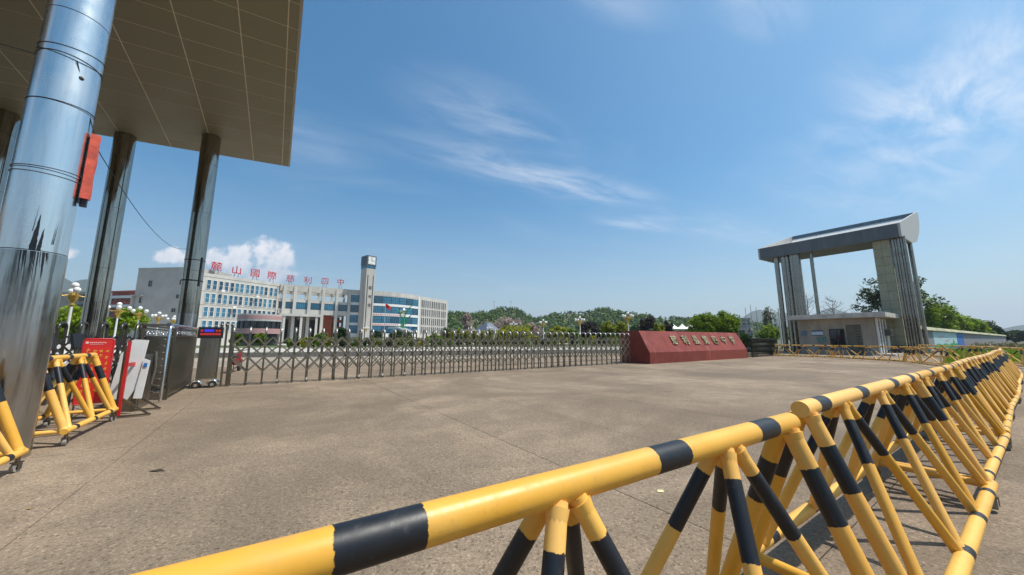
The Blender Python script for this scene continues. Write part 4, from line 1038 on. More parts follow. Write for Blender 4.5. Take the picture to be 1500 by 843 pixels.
# --- clock tower
tf = dp(532.5, 470, 112); tf.z = 0; te = Vector((math.sin(R(40)), math.cos(R(40)), 0)); tn = Vector((te.y, -te.x, 0)); tb = -tn
tw = thing('clock_tower', 'tall grey tower with white clock face at its blue glass top', 'clock tower')
TZ = dp(536, 374, 112).z; TW, TD = 3.0, 3.7
TOWM = mat('tower_render', (.43, .405, .365), .75, var=.12, scale=.5, streak=(1, 1, .3))
b = MB(); b.obox(tf, te * TW, tb * TD, Vector((0, 0, TZ - 4.2))); b.build('shaft', TOWM, tw)
for x in (.42, TW - .72):
    b = MB(); b.obox(tf + te * x + tn * .02 + Vector((0, 0, 2)), te * .28, tb * .1, Vector((0, 0, TZ - 8.5))); b.build('dark_slit', DGLASS, tw)
b = MB(); b.obox(tf + te * -.05 - tb * .05 + Vector((0, 0, TZ - 4.2)), te * (TW + .1), tb * (TD + .1), Vector((0, 0, 1.0))); b.build('glass_collar', BGLASS, tw)
b = MB(); b.obox(tf + te * -.12 - tb * .12 + Vector((0, 0, TZ - 3.2)), te * (TW + .24), tb * (TD + .24), Vector((0, 0, 3.2))); hd = b.build('clock_box', mat('dark_cladding', (.09, .10, .11), .45, .3), tw)
b = MB(); b.obox(tf + te * .36 + tn * .14 + Vector((0, 0, TZ - 2.85)), te * (TW - .6), tb * .03, Vector((0, 0, 2.5))); b.build('clock_face', WHITE, hd)
b = MB(); b.obox(tf + te * (TW / 2 - .1) + tn * .165 + Vector((0, 0, TZ - 1.7)), te * .16, tb * .02, Vector((0, 0, 1.0))); b.obox(tf + te * (TW / 2 - .05) + tn * .166 + Vector((0, 0, TZ - 1.75)), te * .8, tb * .02, Vector((0, 0, .14)))
for a in range(12):
    ca, sa = math.cos(a * math.pi / 6), math.sin(a * math.pi / 6)
    if a % 3 == 0: b.obox(tf + te * (TW / 2 + ca * .95 - .08) + tn * .166 + Vector((0, 0, TZ - 1.6 + sa * .95 - .08)), te * .16, tb * .02, Vector((0, 0, .16)))
b.build('clock_hands', BLACK, hd)
for ch, py in zip('图书馆', (422, 435, 447.5)):
    me = textmesh(ch, 1.15, .04, .01); me.materials.append(mat('dim_letters', (.16, .15, .14), .6))
    z = dp(540, py, 113).z; o = link('letter', me, tw); o.matrix_world = frame_mat(tf + te * TW * .52 + tn * .05 + Vector((0, 0, z)), te, (0, 0, 1))
# --- rooftop letters
LET = mat('red_letter', (.50, .010, .018), .6, spec=.2)
LETLAB = {'麓': 'leftmost red rooftop character, dense, beside the third steel column', '山': 'red rooftop character of three upright strokes, second from the left', '國': 'boxed red rooftop character, third from the left', '際': 'red rooftop character at the right end of the blue windowed wing',
          '慈': 'red rooftop character at the left end of the colonnade', '利': 'red rooftop character with a split right side, above the colonnade', '四': 'red rooftop character, a wide box with legs, above the colonnade', '中': 'rightmost red rooftop character, a box with a centre stroke, nearest the tower'}
ORD = 'first second third fourth fifth sixth seventh eighth ninth tenth eleventh twelfth thirteenth fourteenth fifteenth sixteenth seventeenth eighteenth nineteenth twentieth twenty-first twenty-second'.split()
def roof_letters(chars, pxs, pys, A, size, lean):
    for ch, px, py in zip(chars, pxs, pys):
        d_ = (A[1] - A[0]).normalized(); n_ = Vector((d_.y, -d_.x, 0)); x = on(px, A[0], d_); p = A[0] + d_ * x - n_ * .1
        zc = dp(px, py, p.y).z
        t = thing('rooftop_letter', LETLAB[ch], 'sign letter', (p.x, p.y, 18.0), 0, 'red characters along the school roof')
        me = textmesh(ch, size, .08, .0); me.materials.append(LET)
        o = link('letter', me, t); rd = (d_ * .72 + Vector((.72, .2, 0)) * .28).normalized()
        o.matrix_local = frame_mat((0, 0, zc - 18.0), rd, (0, 0, 1))
        b = MB()
        for q in (-.45, .45): b.tube([rd * q + Vector((0, 0, -.3)), rd * q + Vector((0, 0, zc - 18.0 - size * .3))], .05, 6)
        b.tube([rd * 0 - n_ * 1.2 + Vector((0, 0, -.3)), rd * 0 - n_ * .1 + Vector((0, 0, zc - 18.0))], .04, 6); b.build('support_post', GSTEEL, t)
roof_letters('麓山國際', (307.5, 338.5, 366.5, 392), (391.5, 396.8, 401.0, 404.8), (P0, P1), 2.45, 0)
roof_letters('慈利四中', (419.7, 446, 471.5, 495), (409.0, 411.6, 412.8, 414.3), (P1, P2), 2.35, 0)

# --- other buildings
ro = thing('round_hall', 'low round building with pink ticker bands and dark glass', 'building', dp(378, 497, 72))
ro.location.z = ZB; rr = 58 * 72 / FPX / 2 / 1.12 * 1.0
def drum(nm, r, z0, z1, m, n=36): b = MB(); b.tube([(0, 0, z0), (0, 0, z1)], r, n); return b.build(nm, m, ro)
LEDP = mat('pink_ticker', (.50, .36, .34), .6, var=.45, scale=9, alt=(.62, .30, .30))
hz = lambda py: dp(378, py, 72).z - ZB
drum('core', rr * .97, 0, hz(463), DGLASS); drum('roof_slab', rr * 1.03, hz(471.5), hz(461.5), mat('pale_drum', (.46, .44, .42), .7)); drum('ticker_band', rr * 1.035, hz(468.8), hz(463.4), LEDP); drum('lower_band', rr * 1.03, hz(489.5), hz(482), LEDP)
for k in range(18):
    a = 2 * math.pi * k / 18; b = MB(); b.box((rr * .985 * math.cos(a), rr * .985 * math.sin(a), (hz(482) + hz(471.5)) / 2), (.1, .1, hz(471.5) - hz(482))); b.build('mullion', BLACK, ro)
def block(name, label, a, c, depth, h, m, rows, cols, glass=DGLASS, roof=None, cat='building'):
    a, c = Vector((a.x, a.y, 0)), Vector((c.x, c.y, 0)); e = (c - a).normalized(); n = Vector((e.y, -e.x, 0)); L = (c - a).length
    if n.dot(-a) < 0: a, c, e, n = c, a, -e, -n
    t = thing(name, label, cat); b = MB(); b.prism([a, c, c - n * depth, a - n * depth], 0, h); b.build('wall', m, t)
    if roof: b = MB(); b.obox(a - e * .4 + n * .4 + Vector((0, 0, h)), e * (L + .8), -n * (depth + .8), Vector((0, 0, .5))); b.build('roof', roof, t)
    for r_ in range(rows):
        for k in range(cols):
            w = L / cols * .62; sh = h / rows
            put(window_mesh(w, sh * .5, glass, m, 1), 'window', t, a + e * (L * (k + .5) / cols) + n * .01 + Vector((0, 0, sh * (r_ + .3))), e)
    return t, a, e, n, L
PINKW = mat('red_band_wall', (.36, .10, .075), .8, var=.15, scale=.5)
t, a, e, n, L = block('red_white_building', 'red and white banded building behind the street lamps at left', dp(158, 470, 108), dp(201, 470, 106), 5, 16.0, PINKW, 4, 6, roof=mat('terracotta', (.42, .13, .08), .8, var=.2))
for z in (3.4, 7.4, 11.4, 14.2):
    b = MB(); b.obox(a + n * .05 + Vector((0, 0, z)), e * L, n * .3, Vector((0, 0, .8))); b.build('white_band', WHITE, t)
b = MB(); b.obox(a + e * (L - 1.6) + n * .06, e * 1.6, n * .8, Vector((0, 0, 14.6))); b.build('corner_pier', WHITE, t)
t, a, e, n, L = block('pale_grey_building', 'pale grey building with dark balcony strip glimpsed between the two left columns', dp(78, 470, 120), dp(131, 470, 118), 4, 17.8, BEIGEW, 4, 1, glass=BEIGEW)
for k in range(5):
    b = MB(); b.obox(a + e * (L * .62) + n * .04 + Vector((0, 0, 2 + 3.2 * k)), e * 2.3, n * .5, Vector((0, 0, 2.0))); b.build('dark_balcony', DGLASS, t)
block('low_grey_building', 'low grey building with flat roof right of the glass fronted school', dp(654, 490, 140), dp(690, 490, 134), 10, 5.0, BEIGEW, 1, 5, roof=GREYW)
t = thing('blue_roof_pavilion', 'small pavilion with a blue hipped roof behind the conifers', 'pavilion', dp(714, 497, 125)); t.location.z = 0
b = MB(); b.lathe([(4.6, 4.9), (1.2, 7.4), (.01, 7.6)], n=4, smooth=False); b.build('roof', mat('blue_roof', (.10, .12, .16), .6), t)
for x in (-2.8, 2.8):
    for y in (-2.8, 2.8): b = MB(); b.tube([(x, y, 0), (x, y, 5.2)], .2, 8); b.build('post', WHITE, t)
t, a, e, n, L = block('grey_apartment_house', 'grey apartment house with balconies beside the big round tree', dp(1076, 485, 190), dp(1100, 485, 186), 10, 12.5, mat('grey_house', (.33, .32, .33), .8, var=.15), 3, 4, roof=GREYW)
for k in range(3):
    b = MB(); b.obox(a + e * (L * .3) + n * .05 + Vector((0, 0, 3.0 + 3.6 * k)), e * (L * .6), n * 1.2, Vector((0, 0, 1.0))); b.build('balcony', BEIGEW, t)
# tents and court wall
for (px, lab) in ((987.5, 'left white peaked canopy over the court wall'), (1000.5, 'middle white peaked canopy over the court wall'), (1013, 'right white peaked canopy beside the big round tree')):
    p = dp(px, 497, 118); t = thing('peaked_canopy', lab, 'canopy', (p.x, p.y, 0), R(20), 'white peaked canopies')
    b = MB(); b.lathe([(2.3, 5.1), (1.4, 5.6), (.6, 6.2), (.08, 6.9)], n=8); b.build('fabric', mat('white_fabric', (.80, .77, .72), .7, var=.05), t)
    b = MB(); b.tube([(0, 0, 0), (0, 0, 6.9)], .09, 6); b.build('mast', WHITE, t)
p0, p1 = dp(968, 497, 122), dp(1092, 497, 112)
t = thing('court_wall', 'dark brown court wall under the white peaked canopies', 'wall'); b = MB(); d = Vector((p1.x - p0.x, p1.y - p0.y, 0)); b.obox((p0.x, p0.y, 0), d, (0, .4, 0), (0, 0, 4.6)); b.build('wall_body', mat('brown_wall', (.10, .085, .07), .85, var=.3), t)
for k in range(14): q = p0 + (p1 - p0) * (k / 13); b = MB(); b.tube([(q.x, q.y - .3, 0), (q.x, q.y - .3, 5.0)], .12, 6); b.build('post', GREYW, t)
# sculpture
p = dp(590, 497, 76); sc = thing('sculpture', 'green stainless swoosh sculpture holding a silver ball above a white ribbed base', 'sculpture', (p.x, p.y, ZB))
z_ = lambda py: dp(590, py, 76).z - ZB
x_ = lambda px: dp(px, 470, 76).x - p.x
GRNP = mat('green_steel', (.05, .42, .16), .3, .3)
b = MB(); b.sphere((x_(590), 0, z_(456)), .72, 16); b.build('silver_ball', CHROME, sc)
for pts in (((588, 484), (588, 466), (585, 459), (581.5, 453)), ((592, 484), (591.5, 468), (594, 458), (598, 452), (604, 447)), ((594, 476), (596, 468), (600, 464), (603, 461)), ((590, 484), (590, 472), (590, 461))):
    b = MB(); b.tube([(x_(a_), 0, z_(c_)) for a_, c_ in pts], [.13] * (len(pts) - 1) + [.04], 8); b.build('green_swoosh', GRNP, sc)
for k in range(5):
    b = MB(); b.extr([(x_(572 + k * 3), -1.2 + k * .5, z_(480)), (x_(584 + k), -1.2 + k * .5, z_(479)), (x_(600 + k * 1.5), -1.2 + k * .5, z_(486)), (x_(600 + k * 1.5), -1.2 + k * .5, z_(487.5)), (x_(584 + k), -1.2 + k * .5, z_(481.5)), (x_(572 + k * 3), -1.2 + k * .5, z_(482))], (0, .35, 0)); b.build('white_rib', WHITE, sc)
b = MB(); b.prism([(-1.1, -1.1), (1.1, -1.1), (1.1, 1.1), (-1.1, 1.1)], -.05, z_(484)); b.build('plinth', GREYW, sc)
# flag and masts
p = dp(562, 497, 84); fg = thing('flagpole', 'slim flagpole with a red flag in front of the glass bands', 'flagpole', (p.x, p.y, ZB))
zt_ = dp(562, 444, 84).z - ZB
b = MB(); b.tube([(0, 0, 0), (0, 0, zt_)], [.08, .05], 8); b.build('pole', CHROME, fg)
b = MB(); n_ = 8
for i in range(n_):
    f0, f1 = i / n_, (i + 1) / n_
    q = lambda f_, top: (.05 + f_ * 1.15, .18 * math.sin(f_ * 7), zt_ - .1 - (0 if top else 1.0) - f_ * .75)
    b.quad(q(f0, 0), q(f1, 0), q(f1, 1), q(f0, 1))
b.build('flag', mat('flag_red', (.62, .015, .02), .7), fg)
for px, py in ((1096, 451), (1104, 446.5), (1112, 450)):
    p = dp(px, 497, 95); t = tag(MB().tube([(0, 0, 0), (0, 0, dp(px, py, 95).z)], [.11, .06], 8).build('bare_flagpole', GREYW, None, (p.x, p.y, 0)), {1096: 'left of the three thin grey poles before the far hill', 1104: 'tallest thin grey pole, in the middle of the three', 1112: 'right of the three thin grey poles before the far hill'}[px], 'pole', 'thin grey poles')
p = dp(1145, 500, 60); b = MB(); b.tube([(0, 0, 0), (0, 0, dp(1140, 452, 60).z)], [.14, .08], 8); tag(b.build('white_pole', WHITE, None, (p.x, p.y, 0)), 'white pole standing left of the far gate columns', 'pole')

# ================================================================== STREET LAMPS
GOLD = mat('gilt_metal', (.50, .33, .08), .35, .7, var=.2)
GLOBE = mat('white_globe', (.80, .79, .76), .25, var=.03)
def lamp_proto():
    t = thing('street_lamp', '', 'street lamp', group='five globe lamps on the campus')
    b = MB(); b.tube([(0, 0, 0), (0, 0, 3.9)], [.085, .06], 10); b.lathe([(.2, 0), (.16, .5), (.09, .7)], n=10); b.build('pole', WHITE, t)
    b = MB(); b.lathe([(.07, 3.3), (.12, 3.4), (.09, 3.55), (.20, 3.72), (.24, 3.95), (.20, 4.10), (.08, 4.15)], n=8, smooth=False); b.build('collar', GOLD, t)
    for k in range(4):
        a = k * math.pi / 2 + .4; c_, s_ = math.cos(a), math.sin(a)
        b = MB(); b.tube([(c_ * .1, s_ * .1, 4.0), (c_ * .4, s_ * .4, 3.92), (c_ * .62, s_ * .62, 4.0), (c_ * .66, s_ * .66, 4.12)], .03, 6); am = b.build('arm', GOLD, t)
        b = MB(); b.sphere((c_ * .66, s_ * .66, 4.26), .17, 10); b.build('globe', GLOBE, am)
    b = MB(); b.sphere((0, 0, 4.58), .18, 10); b.build('globe', GLOBE, t)
    b = MB(); b.tube([(0, 0, 4.1), (0, 0, 4.45)], .04, 6); b.build('stem', GOLD, t)
    return t
LP = None
for (px, top, lab) in ((97, 414, 'globe lamp with gilt collar just right of the big column'), (168, 443, 'globe lamp just behind the second column'), (199.5, 449, 'globe lamp in front of the grey end wall, left of two'), (229, 457, 'globe lamp in front of the grey end wall, right of two'), (252, 462.5, 'globe lamp beside the third column'),
                       (411, 480, 'globe lamp beside the round hall'), (536, 478, 'globe lamp at the foot of the tower'), (690, 478.5, 'globe lamp left of the blue roofed pavilion'), (717, 478, 'globe lamp in front of the blue roofed pavilion'), (752, 471.5, 'globe lamp in front of the wide yellow green tree'),
                       (796, 468, 'globe lamp between two low yellow green trees'), (850, 463.5, 'globe lamp left of the purple leaved tree'), (921, 457, 'globe lamp just left of the red stone, tallest on the right side')):
    r = ray(px, top); Y = r.y * (4.76 + ZB * .6 - EYE) / max(r.z, 12)
    p = dp(px, 490, Y)
    if LP is None: LP = o = lamp_proto()
    else: o = copy_tree(LP)
    o.location = (p.x, p.y, ZB if Y > 34 else 0); o['label'] = lab
    o.location.z = dp(px, top, Y).z - 4.76 if abs(dp(px, top, Y).z - 4.76) < .6 else o.location.z
    o.rotation_euler.z = random.uniform(0, 1.5)

# ================================================================== CARS ON THE CAMPUS
CARG = 'cars parked behind the hedge'
def car(px, Y, ang, colr, label):
    p = dp(px, 500, Y); t = thing('parked_car', label, 'car', (p.x, p.y, ZB), ang, CARG)
    cm = mat('car_' + label.split()[0], colr, .25, var=.02, coat=.6)
    b = MB(); b.extr([(-2.15, -.85, .35), (-2.2, -.85, .8), (-1.75, -.85, .92), (1.0, -.85, .92), (2.05, -.85, .78), (2.15, -.85, .4)], (0, 1.7, 0)); b.extr([(-1.75, -.74, .92), (-1.15, -.68, 1.42), (.25, -.68, 1.42), (1.05, -.74, .92)], (0, 1.4, 0)); b.build('body', cm, t)
    for s_ in (-.87, .70):
        b = MB(); b.extr([(-1.5, s_ if s_ > 0 else s_ + .13, .95), (-1.05, s_ if s_ > 0 else s_ + .16, 1.36), (.2, s_ if s_ > 0 else s_ + .16, 1.36), (.85, s_ if s_ > 0 else s_ + .13, .95)], (0, .03, 0)); b.build('side_window', DGLASS, t)
    b = MB(); b.quad((1.07, -.62, .95), (1.07, .62, .95), (.32, .58, 1.40), (.32, -.58, 1.40)); b.quad((-1.22, -.58, 1.40), (-1.22, .58, 1.40), (-1.78, .62, .95), (-1.78, -.62, .95)); b.build('windscreen', DGLASS, t)
    for x in (-1.35, 1.35):
        for y in (-.80, .80):
            b = MB(); b.tube([(x, y - .1, .32), (x, y + .1, .32)], .32, 14); b.tube([(x, y - .11, .32), (x, y + .11, .32)], .18, 10, 1); b.build('wheel', [RUBBER, CHROME], t)
for a_ in ((604, 74, .5, (.75, .75, .73), 'white car parked right of the sculpture base'), (653, 78, .4, (.55, .56, .58), 'silver car parked below the end of the white wing'), (678, 80, .4, (.09, .10, .12), 'charcoal car parked behind the conifer hedge'), (708, 82, .4, (.60, .60, .60), 'grey car parked behind the gate below the pavilion'), (740, 84, .4, (.03, .03, .035), 'black car parked below the wide yellow green tree'), (766, 86, .3, (.70, .69, .66), 'cream car parked behind the gate, rightmost of the parked cars')): car(*a_)

# ================================================================== TREES AND SHRUBS
def T(name, label, px, top, wpx, Y, n, leafpx, m, group, base=ZB, **kw):
    p = dp(px, 495, Y); h = dp(px, top, Y).z - base; s = Y / FPX / math.cos(math.atan(abs(px - 750) / FPX)) ** 0
    return tree(name, label, (p.x, p.y, base), h, wpx * s * (1 if abs(px - 750) < 300 else .92), n, leafpx * s, m, group, **kw)
G_ = 'campus trees behind the gate'
T('broadleaf_tree', 'bright green round tree between the first two columns', 108, 447.5, 78, 40, 6000, 2.4, LF_BRIGHT, G_, base=0, clumps=40, spread=.26)
T('broadleaf_tree', 'bright green round tree right of the second column', 178, 449, 62, 43, 5000, 2.2, LF_BRIGHT, G_, clumps=36, spread=.26)
T('broadleaf_tree', 'bright green tree mostly hidden behind the big column', 60, 462, 60, 38, 3000, 2.6, LF_BRIGHT, G_, base=0)
T('camphor_tree', 'large dense round green tree above the red stone', 1054, 454.5, 62, 56, 14000, 1.5, LF_CAMPHOR, G_, base=0, clumps=80, spread=.27, crown_frac=.86, hollow=.72)
T('camphor_tree', 'round green tree touching the left side of the largest tree above the stone', 1030, 460.5, 38, 55, 8000, 1.5, LF_CAMPHOR, G_, base=0, clumps=50, spread=.29, crown_frac=.86, hollow=.72)
T('shrub', 'small dark green shrub right of the largest tree above the stone', 1092, 486, 22, 54, 1200, 1.6, LF_CAMPHOR, G_, base=0, cat='shrub', crown_frac=.95)
for (px, top, w, Y, m, lab) in ((757, 472.5, 62, 74, LF_YELLOW, 'wide yellow green tree near the middle of the folding gate'), (818, 474, 40, 80, LF_YELLOW, 'low yellow green tree left of the purple trees'), (838, 478, 18, 72, LF_CAMPHOR, 'small green tree between the yellow and the purple trees'),
                           (862, 468.5, 34, 82, LF_PURPLE, 'dark purple leaved tree left of a yellow green pair'), (893, 469.5, 26, 75, LF_YELLOW, 'left tree of the yellow green pair near the stone'), (913, 469, 24, 72, LF_YELLOW, 'right tree of the yellow green pair near the stone'), (880, 476, 26, 90, LF_DARK, 'dark tree peeping between the purple tree and the yellow green pair'),
                           (948, 461.5, 34, 78, LF_PURPLE, 'dark purple leaved tree above the left end of the red stone'), (967, 471, 16, 66, LF_YELLOW, 'slim yellow green tree above the left end of the stone'), (980, 470, 18, 95, LF_PURPLE, 'purple brown tree left of the white peaked canopies'), (930, 474, 20, 84, LF_DARK, 'dark tree behind the tallest right lamp'),
                           (743, 463.5, 52, 130, LF_BLOSSOM, 'pale blossom tree below the left hill'), (685, 455.5, 20, 170, LF_BLOSSOM, 'pale blossom tree standing up against the sky left of the hills'), (780, 472, 30, 120, LF_BLOSSOM, 'faint pinkish tree right of the wide yellow green tree'),
                           (498, 480, 22, 66, LF_DARK, 'dark round tree in front of the colonnade'), (551, 484, 16, 64, LF_DARK, 'dark round tree right of the tower foot'), (581, 484, 26, 62, LF_DARK, 'wide dark tree in front of the sculpture base'), (597, 484, 14, 64, LF_PALE, 'greyish bush right of the sculpture base'),
                           (655, 477, 26, 84, LF_PALE, 'greyish tree at the corner of the white wing'), (636, 489, 26, 66, LF_CAMPHOR, 'green bush below the small windows of the white wing'), (470, 487, 20, 66, LF_CAMPHOR, 'green bush before the brick pier'), (348, 487, 20, 60, LF_CAMPHOR, 'green shrub left of the round hall'), (383, 487, 24, 60, LF_CAMPHOR, 'green shrub in front of the round hall')):
    T('tree' if w > 15 else 'small_tree', lab, px, top, w, Y, 2600, 1.7, m, G_, crown_frac=.88, clumps=30)
# clipped conifer columns and rounded shrubs in rows
cm_ = None
for i in range(10):
    px = 661 + i * 11.5; t = T('conifer', 'narrow yellow green clipped conifer, %s in its row behind the gate' % ('leftmost', 'second from the left', 'third from the left', 'fourth from the left', 'fifth from the left', 'fifth from the right', 'fourth from the right', 'third from the right', 'second from the right', 'rightmost')[i], px, 481 + random.uniform(-1, 2.5), 9.5, 60, 900, 1.5, LF_YELLOW, 'clipped conifers in a row', crown_frac=.96, clumps=22, spread=.3)
for i in range(22):
    px = 424 + i * 11.2; t = T('rounded_shrub', 'rounded shrub, %s from the left in the low row behind the gate' % ORD[i], px, 494 + random.uniform(-1.5, 2), 13, 50, 900, 1.5, (LF_CAMPHOR, LF_DARK, LF_YELLOW)[int(i * 7 % 3)] if i % 4 else LF_CAMPHOR, 'rounded shrubs on the raised plaza', crown_frac=.97, clumps=20, cat='shrub', limbs=3)
for i in range(18):
    px = 672 + i * 14; T('low_shrub', 'low clipped shrub, %s from the left between the white wing and the stone' % ORD[i], px, 493 + random.uniform(-2, 3), 18, 58 + (i % 3) * 3, 800, 1.6, (LF_DARK, LF_CAMPHOR, LF_YELLOW)[i % 3], 'low clipped shrubs behind the gate', crown_frac=.97, clumps=18, cat='shrub', limbs=3)
G3 = 'trees around the far entrance gate'
T('sparse_tree', 'tall dark open tree behind the tiled pier of the far gate', 1317, 396, 106, 74, 6500, 1.9, LF_DARK, G3, base=0, clumps=90, spread=.15, crown_frac=.80, hollow=.12, limbs=26)
T('pale_tree', 'pale feathery tree left of the far gate columns', 1131, 440, 26, 80, 900, 1.4, LF_PALE, G3, base=0, crown_frac=.8, limbs=14)
T('green_tree', 'green tree at the foot of the far gate columns', 1128, 474, 34, 72, 1800, 1.7, LF_CAMPHOR, G3, base=0, crown_frac=.9)
for i, (px, top, w, Y, m, lab) in enumerate(((1352, 424, 52, 82, LF_CAMPHOR, 'green tree beside the right single column of the far gate'), (1378, 438, 52, 90, LF_BRIGHT, 'bright green tree above the mural panel'), (1402, 452, 46, 98, LF_BRIGHT, 'bright green tree above the blue mural'), (1423, 463, 42, 106, LF_BRIGHT, 'smaller bright green tree along the wall'),
                                            (1440, 472, 30, 118, LF_CAMPHOR, 'low green tree far along the wall'), (1462, 479, 30, 135, LF_DARK, 'dark tree at the far end of the wall'), (1446, 466, 24, 170, LF_PALE, 'pale leafless looking tree above the wall end'), (1487, 484, 26, 160, LF_DARK, 'dark pointed tree near the right edge'))):
    T('broadleaf_tree', lab, px, top, w, Y, 900 if m is LF_PALE else 4200, 1.9, m, G3, base=0, clumps=30, crown_frac=.9, limbs=6)
def bare_tree(px, top, Y, label, seed):
    rr_ = random.Random(seed); p = dp(px, 495, Y); H = dp(px, top, Y).z
    t = thing('bare_tree', label, 'tree', (p.x, p.y, 0), 0, G3); b = MB(); b.tube([(0, 0, 0), (.1, 0, H * .5), (0, .1, H * .75), (.1, 0, H)], [.12, .09, .05, .015], 7); b.build('trunk', BARK, t)
    b = MB()
    for k in range(26):
        z = H * rr_.uniform(.45, .95); a = rr_.uniform(0, 6.28); l = (H - z) * .6 + .8; q = Vector((math.cos(a) * l, math.sin(a) * l, z + l * .6)); s0 = Vector((0, 0, z)); b.tube([s0, s0.lerp(q, .5) + Vector((0, 0, -.1)), q], [.045, .03, .01], 5)
        for j in range(3): m0 = s0.lerp(q, rr_.uniform(.4, .9)); b.tube([m0, m0 + Vector((rr_.uniform(-1, 1), rr_.uniform(-1, 1), rr_.uniform(.2, 1)))], [.02, .006], 4)
    b.build('bare_branches', BARK, t)
bare_tree(1189, 430, 84, 'thin bare tree beside the single far gate column', 3); bare_tree(1226, 437, 76, 'bare branching tree above the gatehouse roof', 5)
# scrub and grass of the verge
pts = []
for k in range(90):
    px = rng.uniform(1412, 1640); Y = rng.uniform(48, 85) * (1 + (px - 1412) / 900); p = dp(px, 495, Y)
    q, _ = crown_points(110, 1.6, 1.6, rng.uniform(.6, 1.35), 8, .4); q[:, 2] = np.abs(q[:, 2]) + .05; pts.append(q + np.array([p.x, p.y, 0]))
pts = np.concatenate(pts); tag(link('undergrowth', leaves_mesh('undergrowth', pts, .16, LF_DRY, rng.uniform(.1, .9, len(pts)))), kind='stuff')
pts = []
for k in range(26000):
    px = rng.uniform(1385, 1660); py = rng.uniform(505, 533); p = gp(px, py) if py > 507 else None
    if p is None or p.y > 75: continue
    pts.append((p.x, p.y, .10))
tag(link('grass', leaves_mesh('grass', pts, .17, LF_BRIGHT, rng.uniform(0, .8, len(pts)), up=-.2, aspect=.22)), kind='stuff')

# ================================================================== UNSEEN SURROUNDINGS (added for the steel columns to reflect)
lg = thing('added_left_gatehouse', 'unseen low gatehouse added beyond the left edge for the steel columns to mirror', 'gatehouse', uv(-12.5, 9.3), UANG)  # out of view, added as something for the columns to reflect
b = MB(); b.box((2.9, 3.35, 2.0), (4.6, 6.5, 4.0)); b.build('wall', BEIGEW, lg)
b = MB(); b.box((2.9, 3.3, 4.10), (5.6, 7.7, .32)); b.build('roof', GREYW, lg)
b = MB(); b.box((.58, 3.2, 1.9), (.06, 1.8, 1.6)); b.build('window', DGLASS, lg)
b = MB(); b.box((5.22, 3.2, 1.9), (.06, 1.8, 1.6)); b.build('window', DGLASS, lg)
lp_ = thing('added_left_pier', 'unseen tall dark pier added beyond the left edge to darken the column reflections', 'pier', uv(-11.8, 16.4), UANG)  # out of view, added for its dark reflection on the rear columns
b = MB(); b.box((0, 0, 5.9), (2.4, 8.6, 11.8)); b.build('pier_core', mat('dark_pier_tiles', (.10, .092, .06), .5, var=.2, scale=2), lp_)
for i in range(6): b = MB(); b.tube([(1.4, -3.6 + i * 1.45, 0), (1.4, -3.6 + i * 1.45, 11.8)], .22, 14); b.build('column', STL2, lp_)
st_t = None  # trees out of view, added to give the columns a dark horizon to reflect
for i in range(15):
    v_ = -34 - 5 * (i % 3); u_ = -46 + i * 8.5
    if st_t is None:
        st_t = o = tree('added_street_tree', 'unseen street tree added across the road behind the viewer', uv(u_, v_), 10, 9, 1500, .42, LF_DARK, 'added street trees across the road', clumps=24)
    else: o = copy_tree(st_t); o.location = uv(u_, v_); o.scale = [random.uniform(.8, 1.25)] * 3; o.rotation_euler.z = i * 1.1; o['label'] = 'unseen street tree added across the road behind the viewer, %s from one end' % ORD[i]

# ================================================================== HILLS, WOOD, FAR MOUNTAINS
prof = [(560, 470), (600, 462), (650, 459), (668, 457), (688, 460), (700, 455), (722, 450.5), (742, 450), (757, 453), (770, 458), (782, 464), (796, 461), (815, 457.5), (836, 456.5), (858, 456), (872, 452), (886, 449), (905, 452.5), (930, 456), (955, 461), (975, 465), (992, 464), (1012, 464), (1030, 468), (1060, 469), (1085, 467), (1110, 471), (1140, 478), (1200, 486), (1300, 489), (1420, 490), (1560, 489)]
def hz_at(px): return float(np.interp(px, [a for a, _ in prof], [c for _, c in prof]))
YR = 430.; nx, ny = 160, 26
pxs = np.linspace(560, 1560, nx)
def hill_h(px, Y):
    yr = YR - 40 * math.sin(px * .021); top = dp(px, hz_at(px), yr).z - 4.5
    k = (Y - 215) / (yr - 215) if Y < yr else max(0, 1 - (Y - yr) / 260)
    k = max(0, min(1, k)); k = k * k * (3 - 2 * k) if Y > yr else k ** 1.15
    return max(0, top) * k * (1 + .05 * math.sin(px * .06 + Y * .03)) - .3
vs, fs = [], []
for j in range(ny):
    Y = 215 + (700 - 215) * j / (ny - 1)
    for px in pxs: vs.append(((px - 750) * Y / FPX * 1.0, Y, hill_h(px, Y)))
for j in range(ny - 1):
    for i in range(nx - 1): a = j * nx + i; fs.append((a, a + 1, a + nx + 1, a + nx))
me = bpy.data.meshes.new('hills'); me.from_pydata(vs, [], fs); me.materials.append(mat('hill_ground', (.035, .055, .02), .95, var=.4, scale=.02, alt=(.10, .095, .045))); me.polygons.foreach_set('use_smooth', [True] * len(fs))
tag(link('hills', me), kind='structure')
pts, tin = [], []
for k in range(4300):
    px = rng.uniform(585, 1300) if k < 3800 else rng.uniform(1250, 1540)
    yr = YR - 40 * math.sin(px * .021); Y = yr + 12 - (rng.uniform(0, 1) ** 1.6) * (yr - 240)
    h = hill_h(px, Y); bare = math.sin(px * .045 + 1.3) + math.sin(Y * .035 + px * .013)
    if bare > 1.15 and rng.uniform() < .7: continue
    r_ = rng.uniform(1.6, 3.4); q, tt = crown_points(26, r_, r_, r_ * 1.25, 5, .5)
    q += np.array([(px - 750) * Y / FPX, Y, h + r_ * .8]); pts.append(q); tin.append(tt + rng.uniform(-.35, .25))
pts = np.concatenate(pts); tag(link('woods', leaves_mesh('woods', pts, 1.0, LF_WOOD, np.concatenate(tin), up=.8, aspect=.8)), kind='stuff')
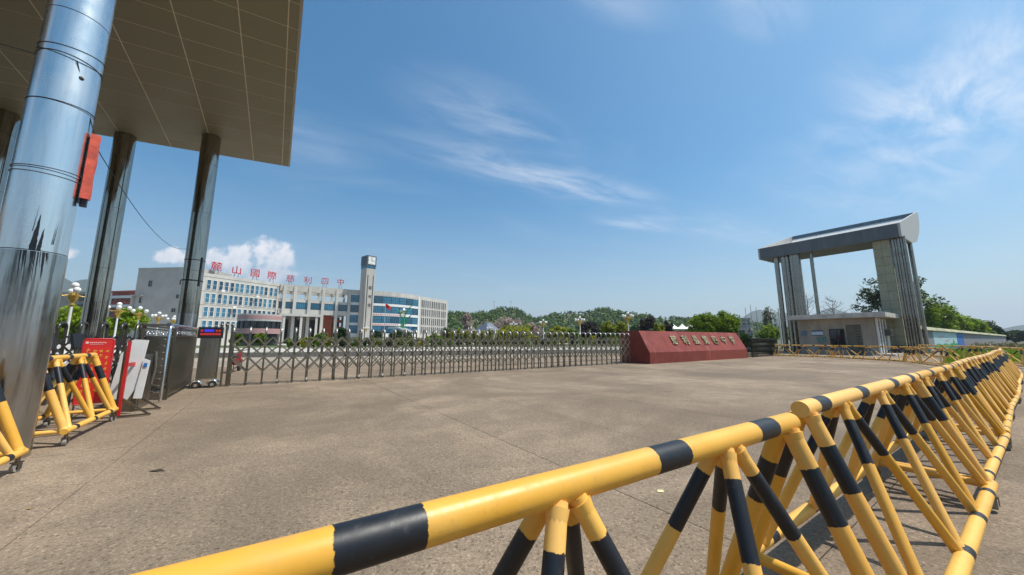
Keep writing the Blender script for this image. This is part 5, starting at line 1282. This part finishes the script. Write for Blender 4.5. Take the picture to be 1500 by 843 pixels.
for px, top, lab in ((724, 441, 'thin mast on the left hill, left of two'), (748.5, 441, 'thin mast on the left hill, right of two')):
    p = dp(px, 452, 420); b = MB(); b.tube([(0, 0, -4), (0, 0, dp(px, top, 420).z - p.z)], [.35, .2], 5); b.box((0, 0, dp(px, top, 420).z - p.z - 1), (1.6, .4, .4)); tag(b.build('mast', GREYW, None, p), lab, 'mast', 'thin masts on the hill')
MPROF = [(-900, 440), (-300, 405), (-100, 388), (40, 392), (92, 403), (128, 414), (200, 436), (300, 462), (420, 480), (640, 488), (820, 484), (960, 478), (1060, 474), (1085, 468), (1103, 457), (1118, 453.5), (1140, 458), (1170, 464), (1192, 459), (1222, 452.5), (1250, 458), (1290, 468), (1350, 478), (1410, 486), (1450, 482), (1500, 477), (1620, 470), (1900, 478), (2600, 470)]
vs, fs = [], []
mp = np.linspace(-900, 2600, 300)
for j, f_ in enumerate((0., .35, .7, 1., .6, 0.)):
    for px in mp:
        py = float(np.interp(px, [a for a, _ in MPROF], [c for _, c in MPROF])) + .7 * math.sin(px * .19) + .5 * math.sin(px * .43)
        r = ray(px, py); hl = math.hypot(r.x, r.y); D = 3100 - 500 * (1 - (0, .35, .7, 1., 1.25, 1.6)[j]); t = D / hl
        zt = EYE + r.z * 3100 / hl; vs.append((r.x * t, r.y * t, max(0, zt) * f_ * (1 + .06 * math.sin(px * .11 + j * 2)) - .5))
for j in range(5):
    for i in range(299): a = j * 300 + i; fs.append((a, a + 1, a + 301, a + 300))
me = bpy.data.meshes.new('mountains'); me.from_pydata(vs, [], fs); me.materials.append(mat('mountain_woods', (.030, .048, .026), .95, var=.4, scale=.01)); me.polygons.foreach_set('use_smooth', [True] * len(fs))
tag(link('mountains', me), kind='structure')
# ------------------------------------------------------------------ air
hm = bpy.data.materials.new('haze_air'); hm.use_nodes = True; nt = hm.node_tree; nt.nodes.remove(nt.nodes['Principled BSDF'])
pv = nt.nodes.new('ShaderNodeVolumePrincipled'); pv.inputs['Density'].default_value = .00017; pv.inputs['Color'].default_value = (.80, .88, 1, 1); pv.inputs['Anisotropy'].default_value = .2
nt.links.new(pv.outputs[0], nt.nodes['Material Output'].inputs['Volume'])
b = MB(); b.box((0, 0, (460 - 1.2) / 2), (18400, 18400, 461.2)); tag(b.build('haze', hm), kind='stuff')
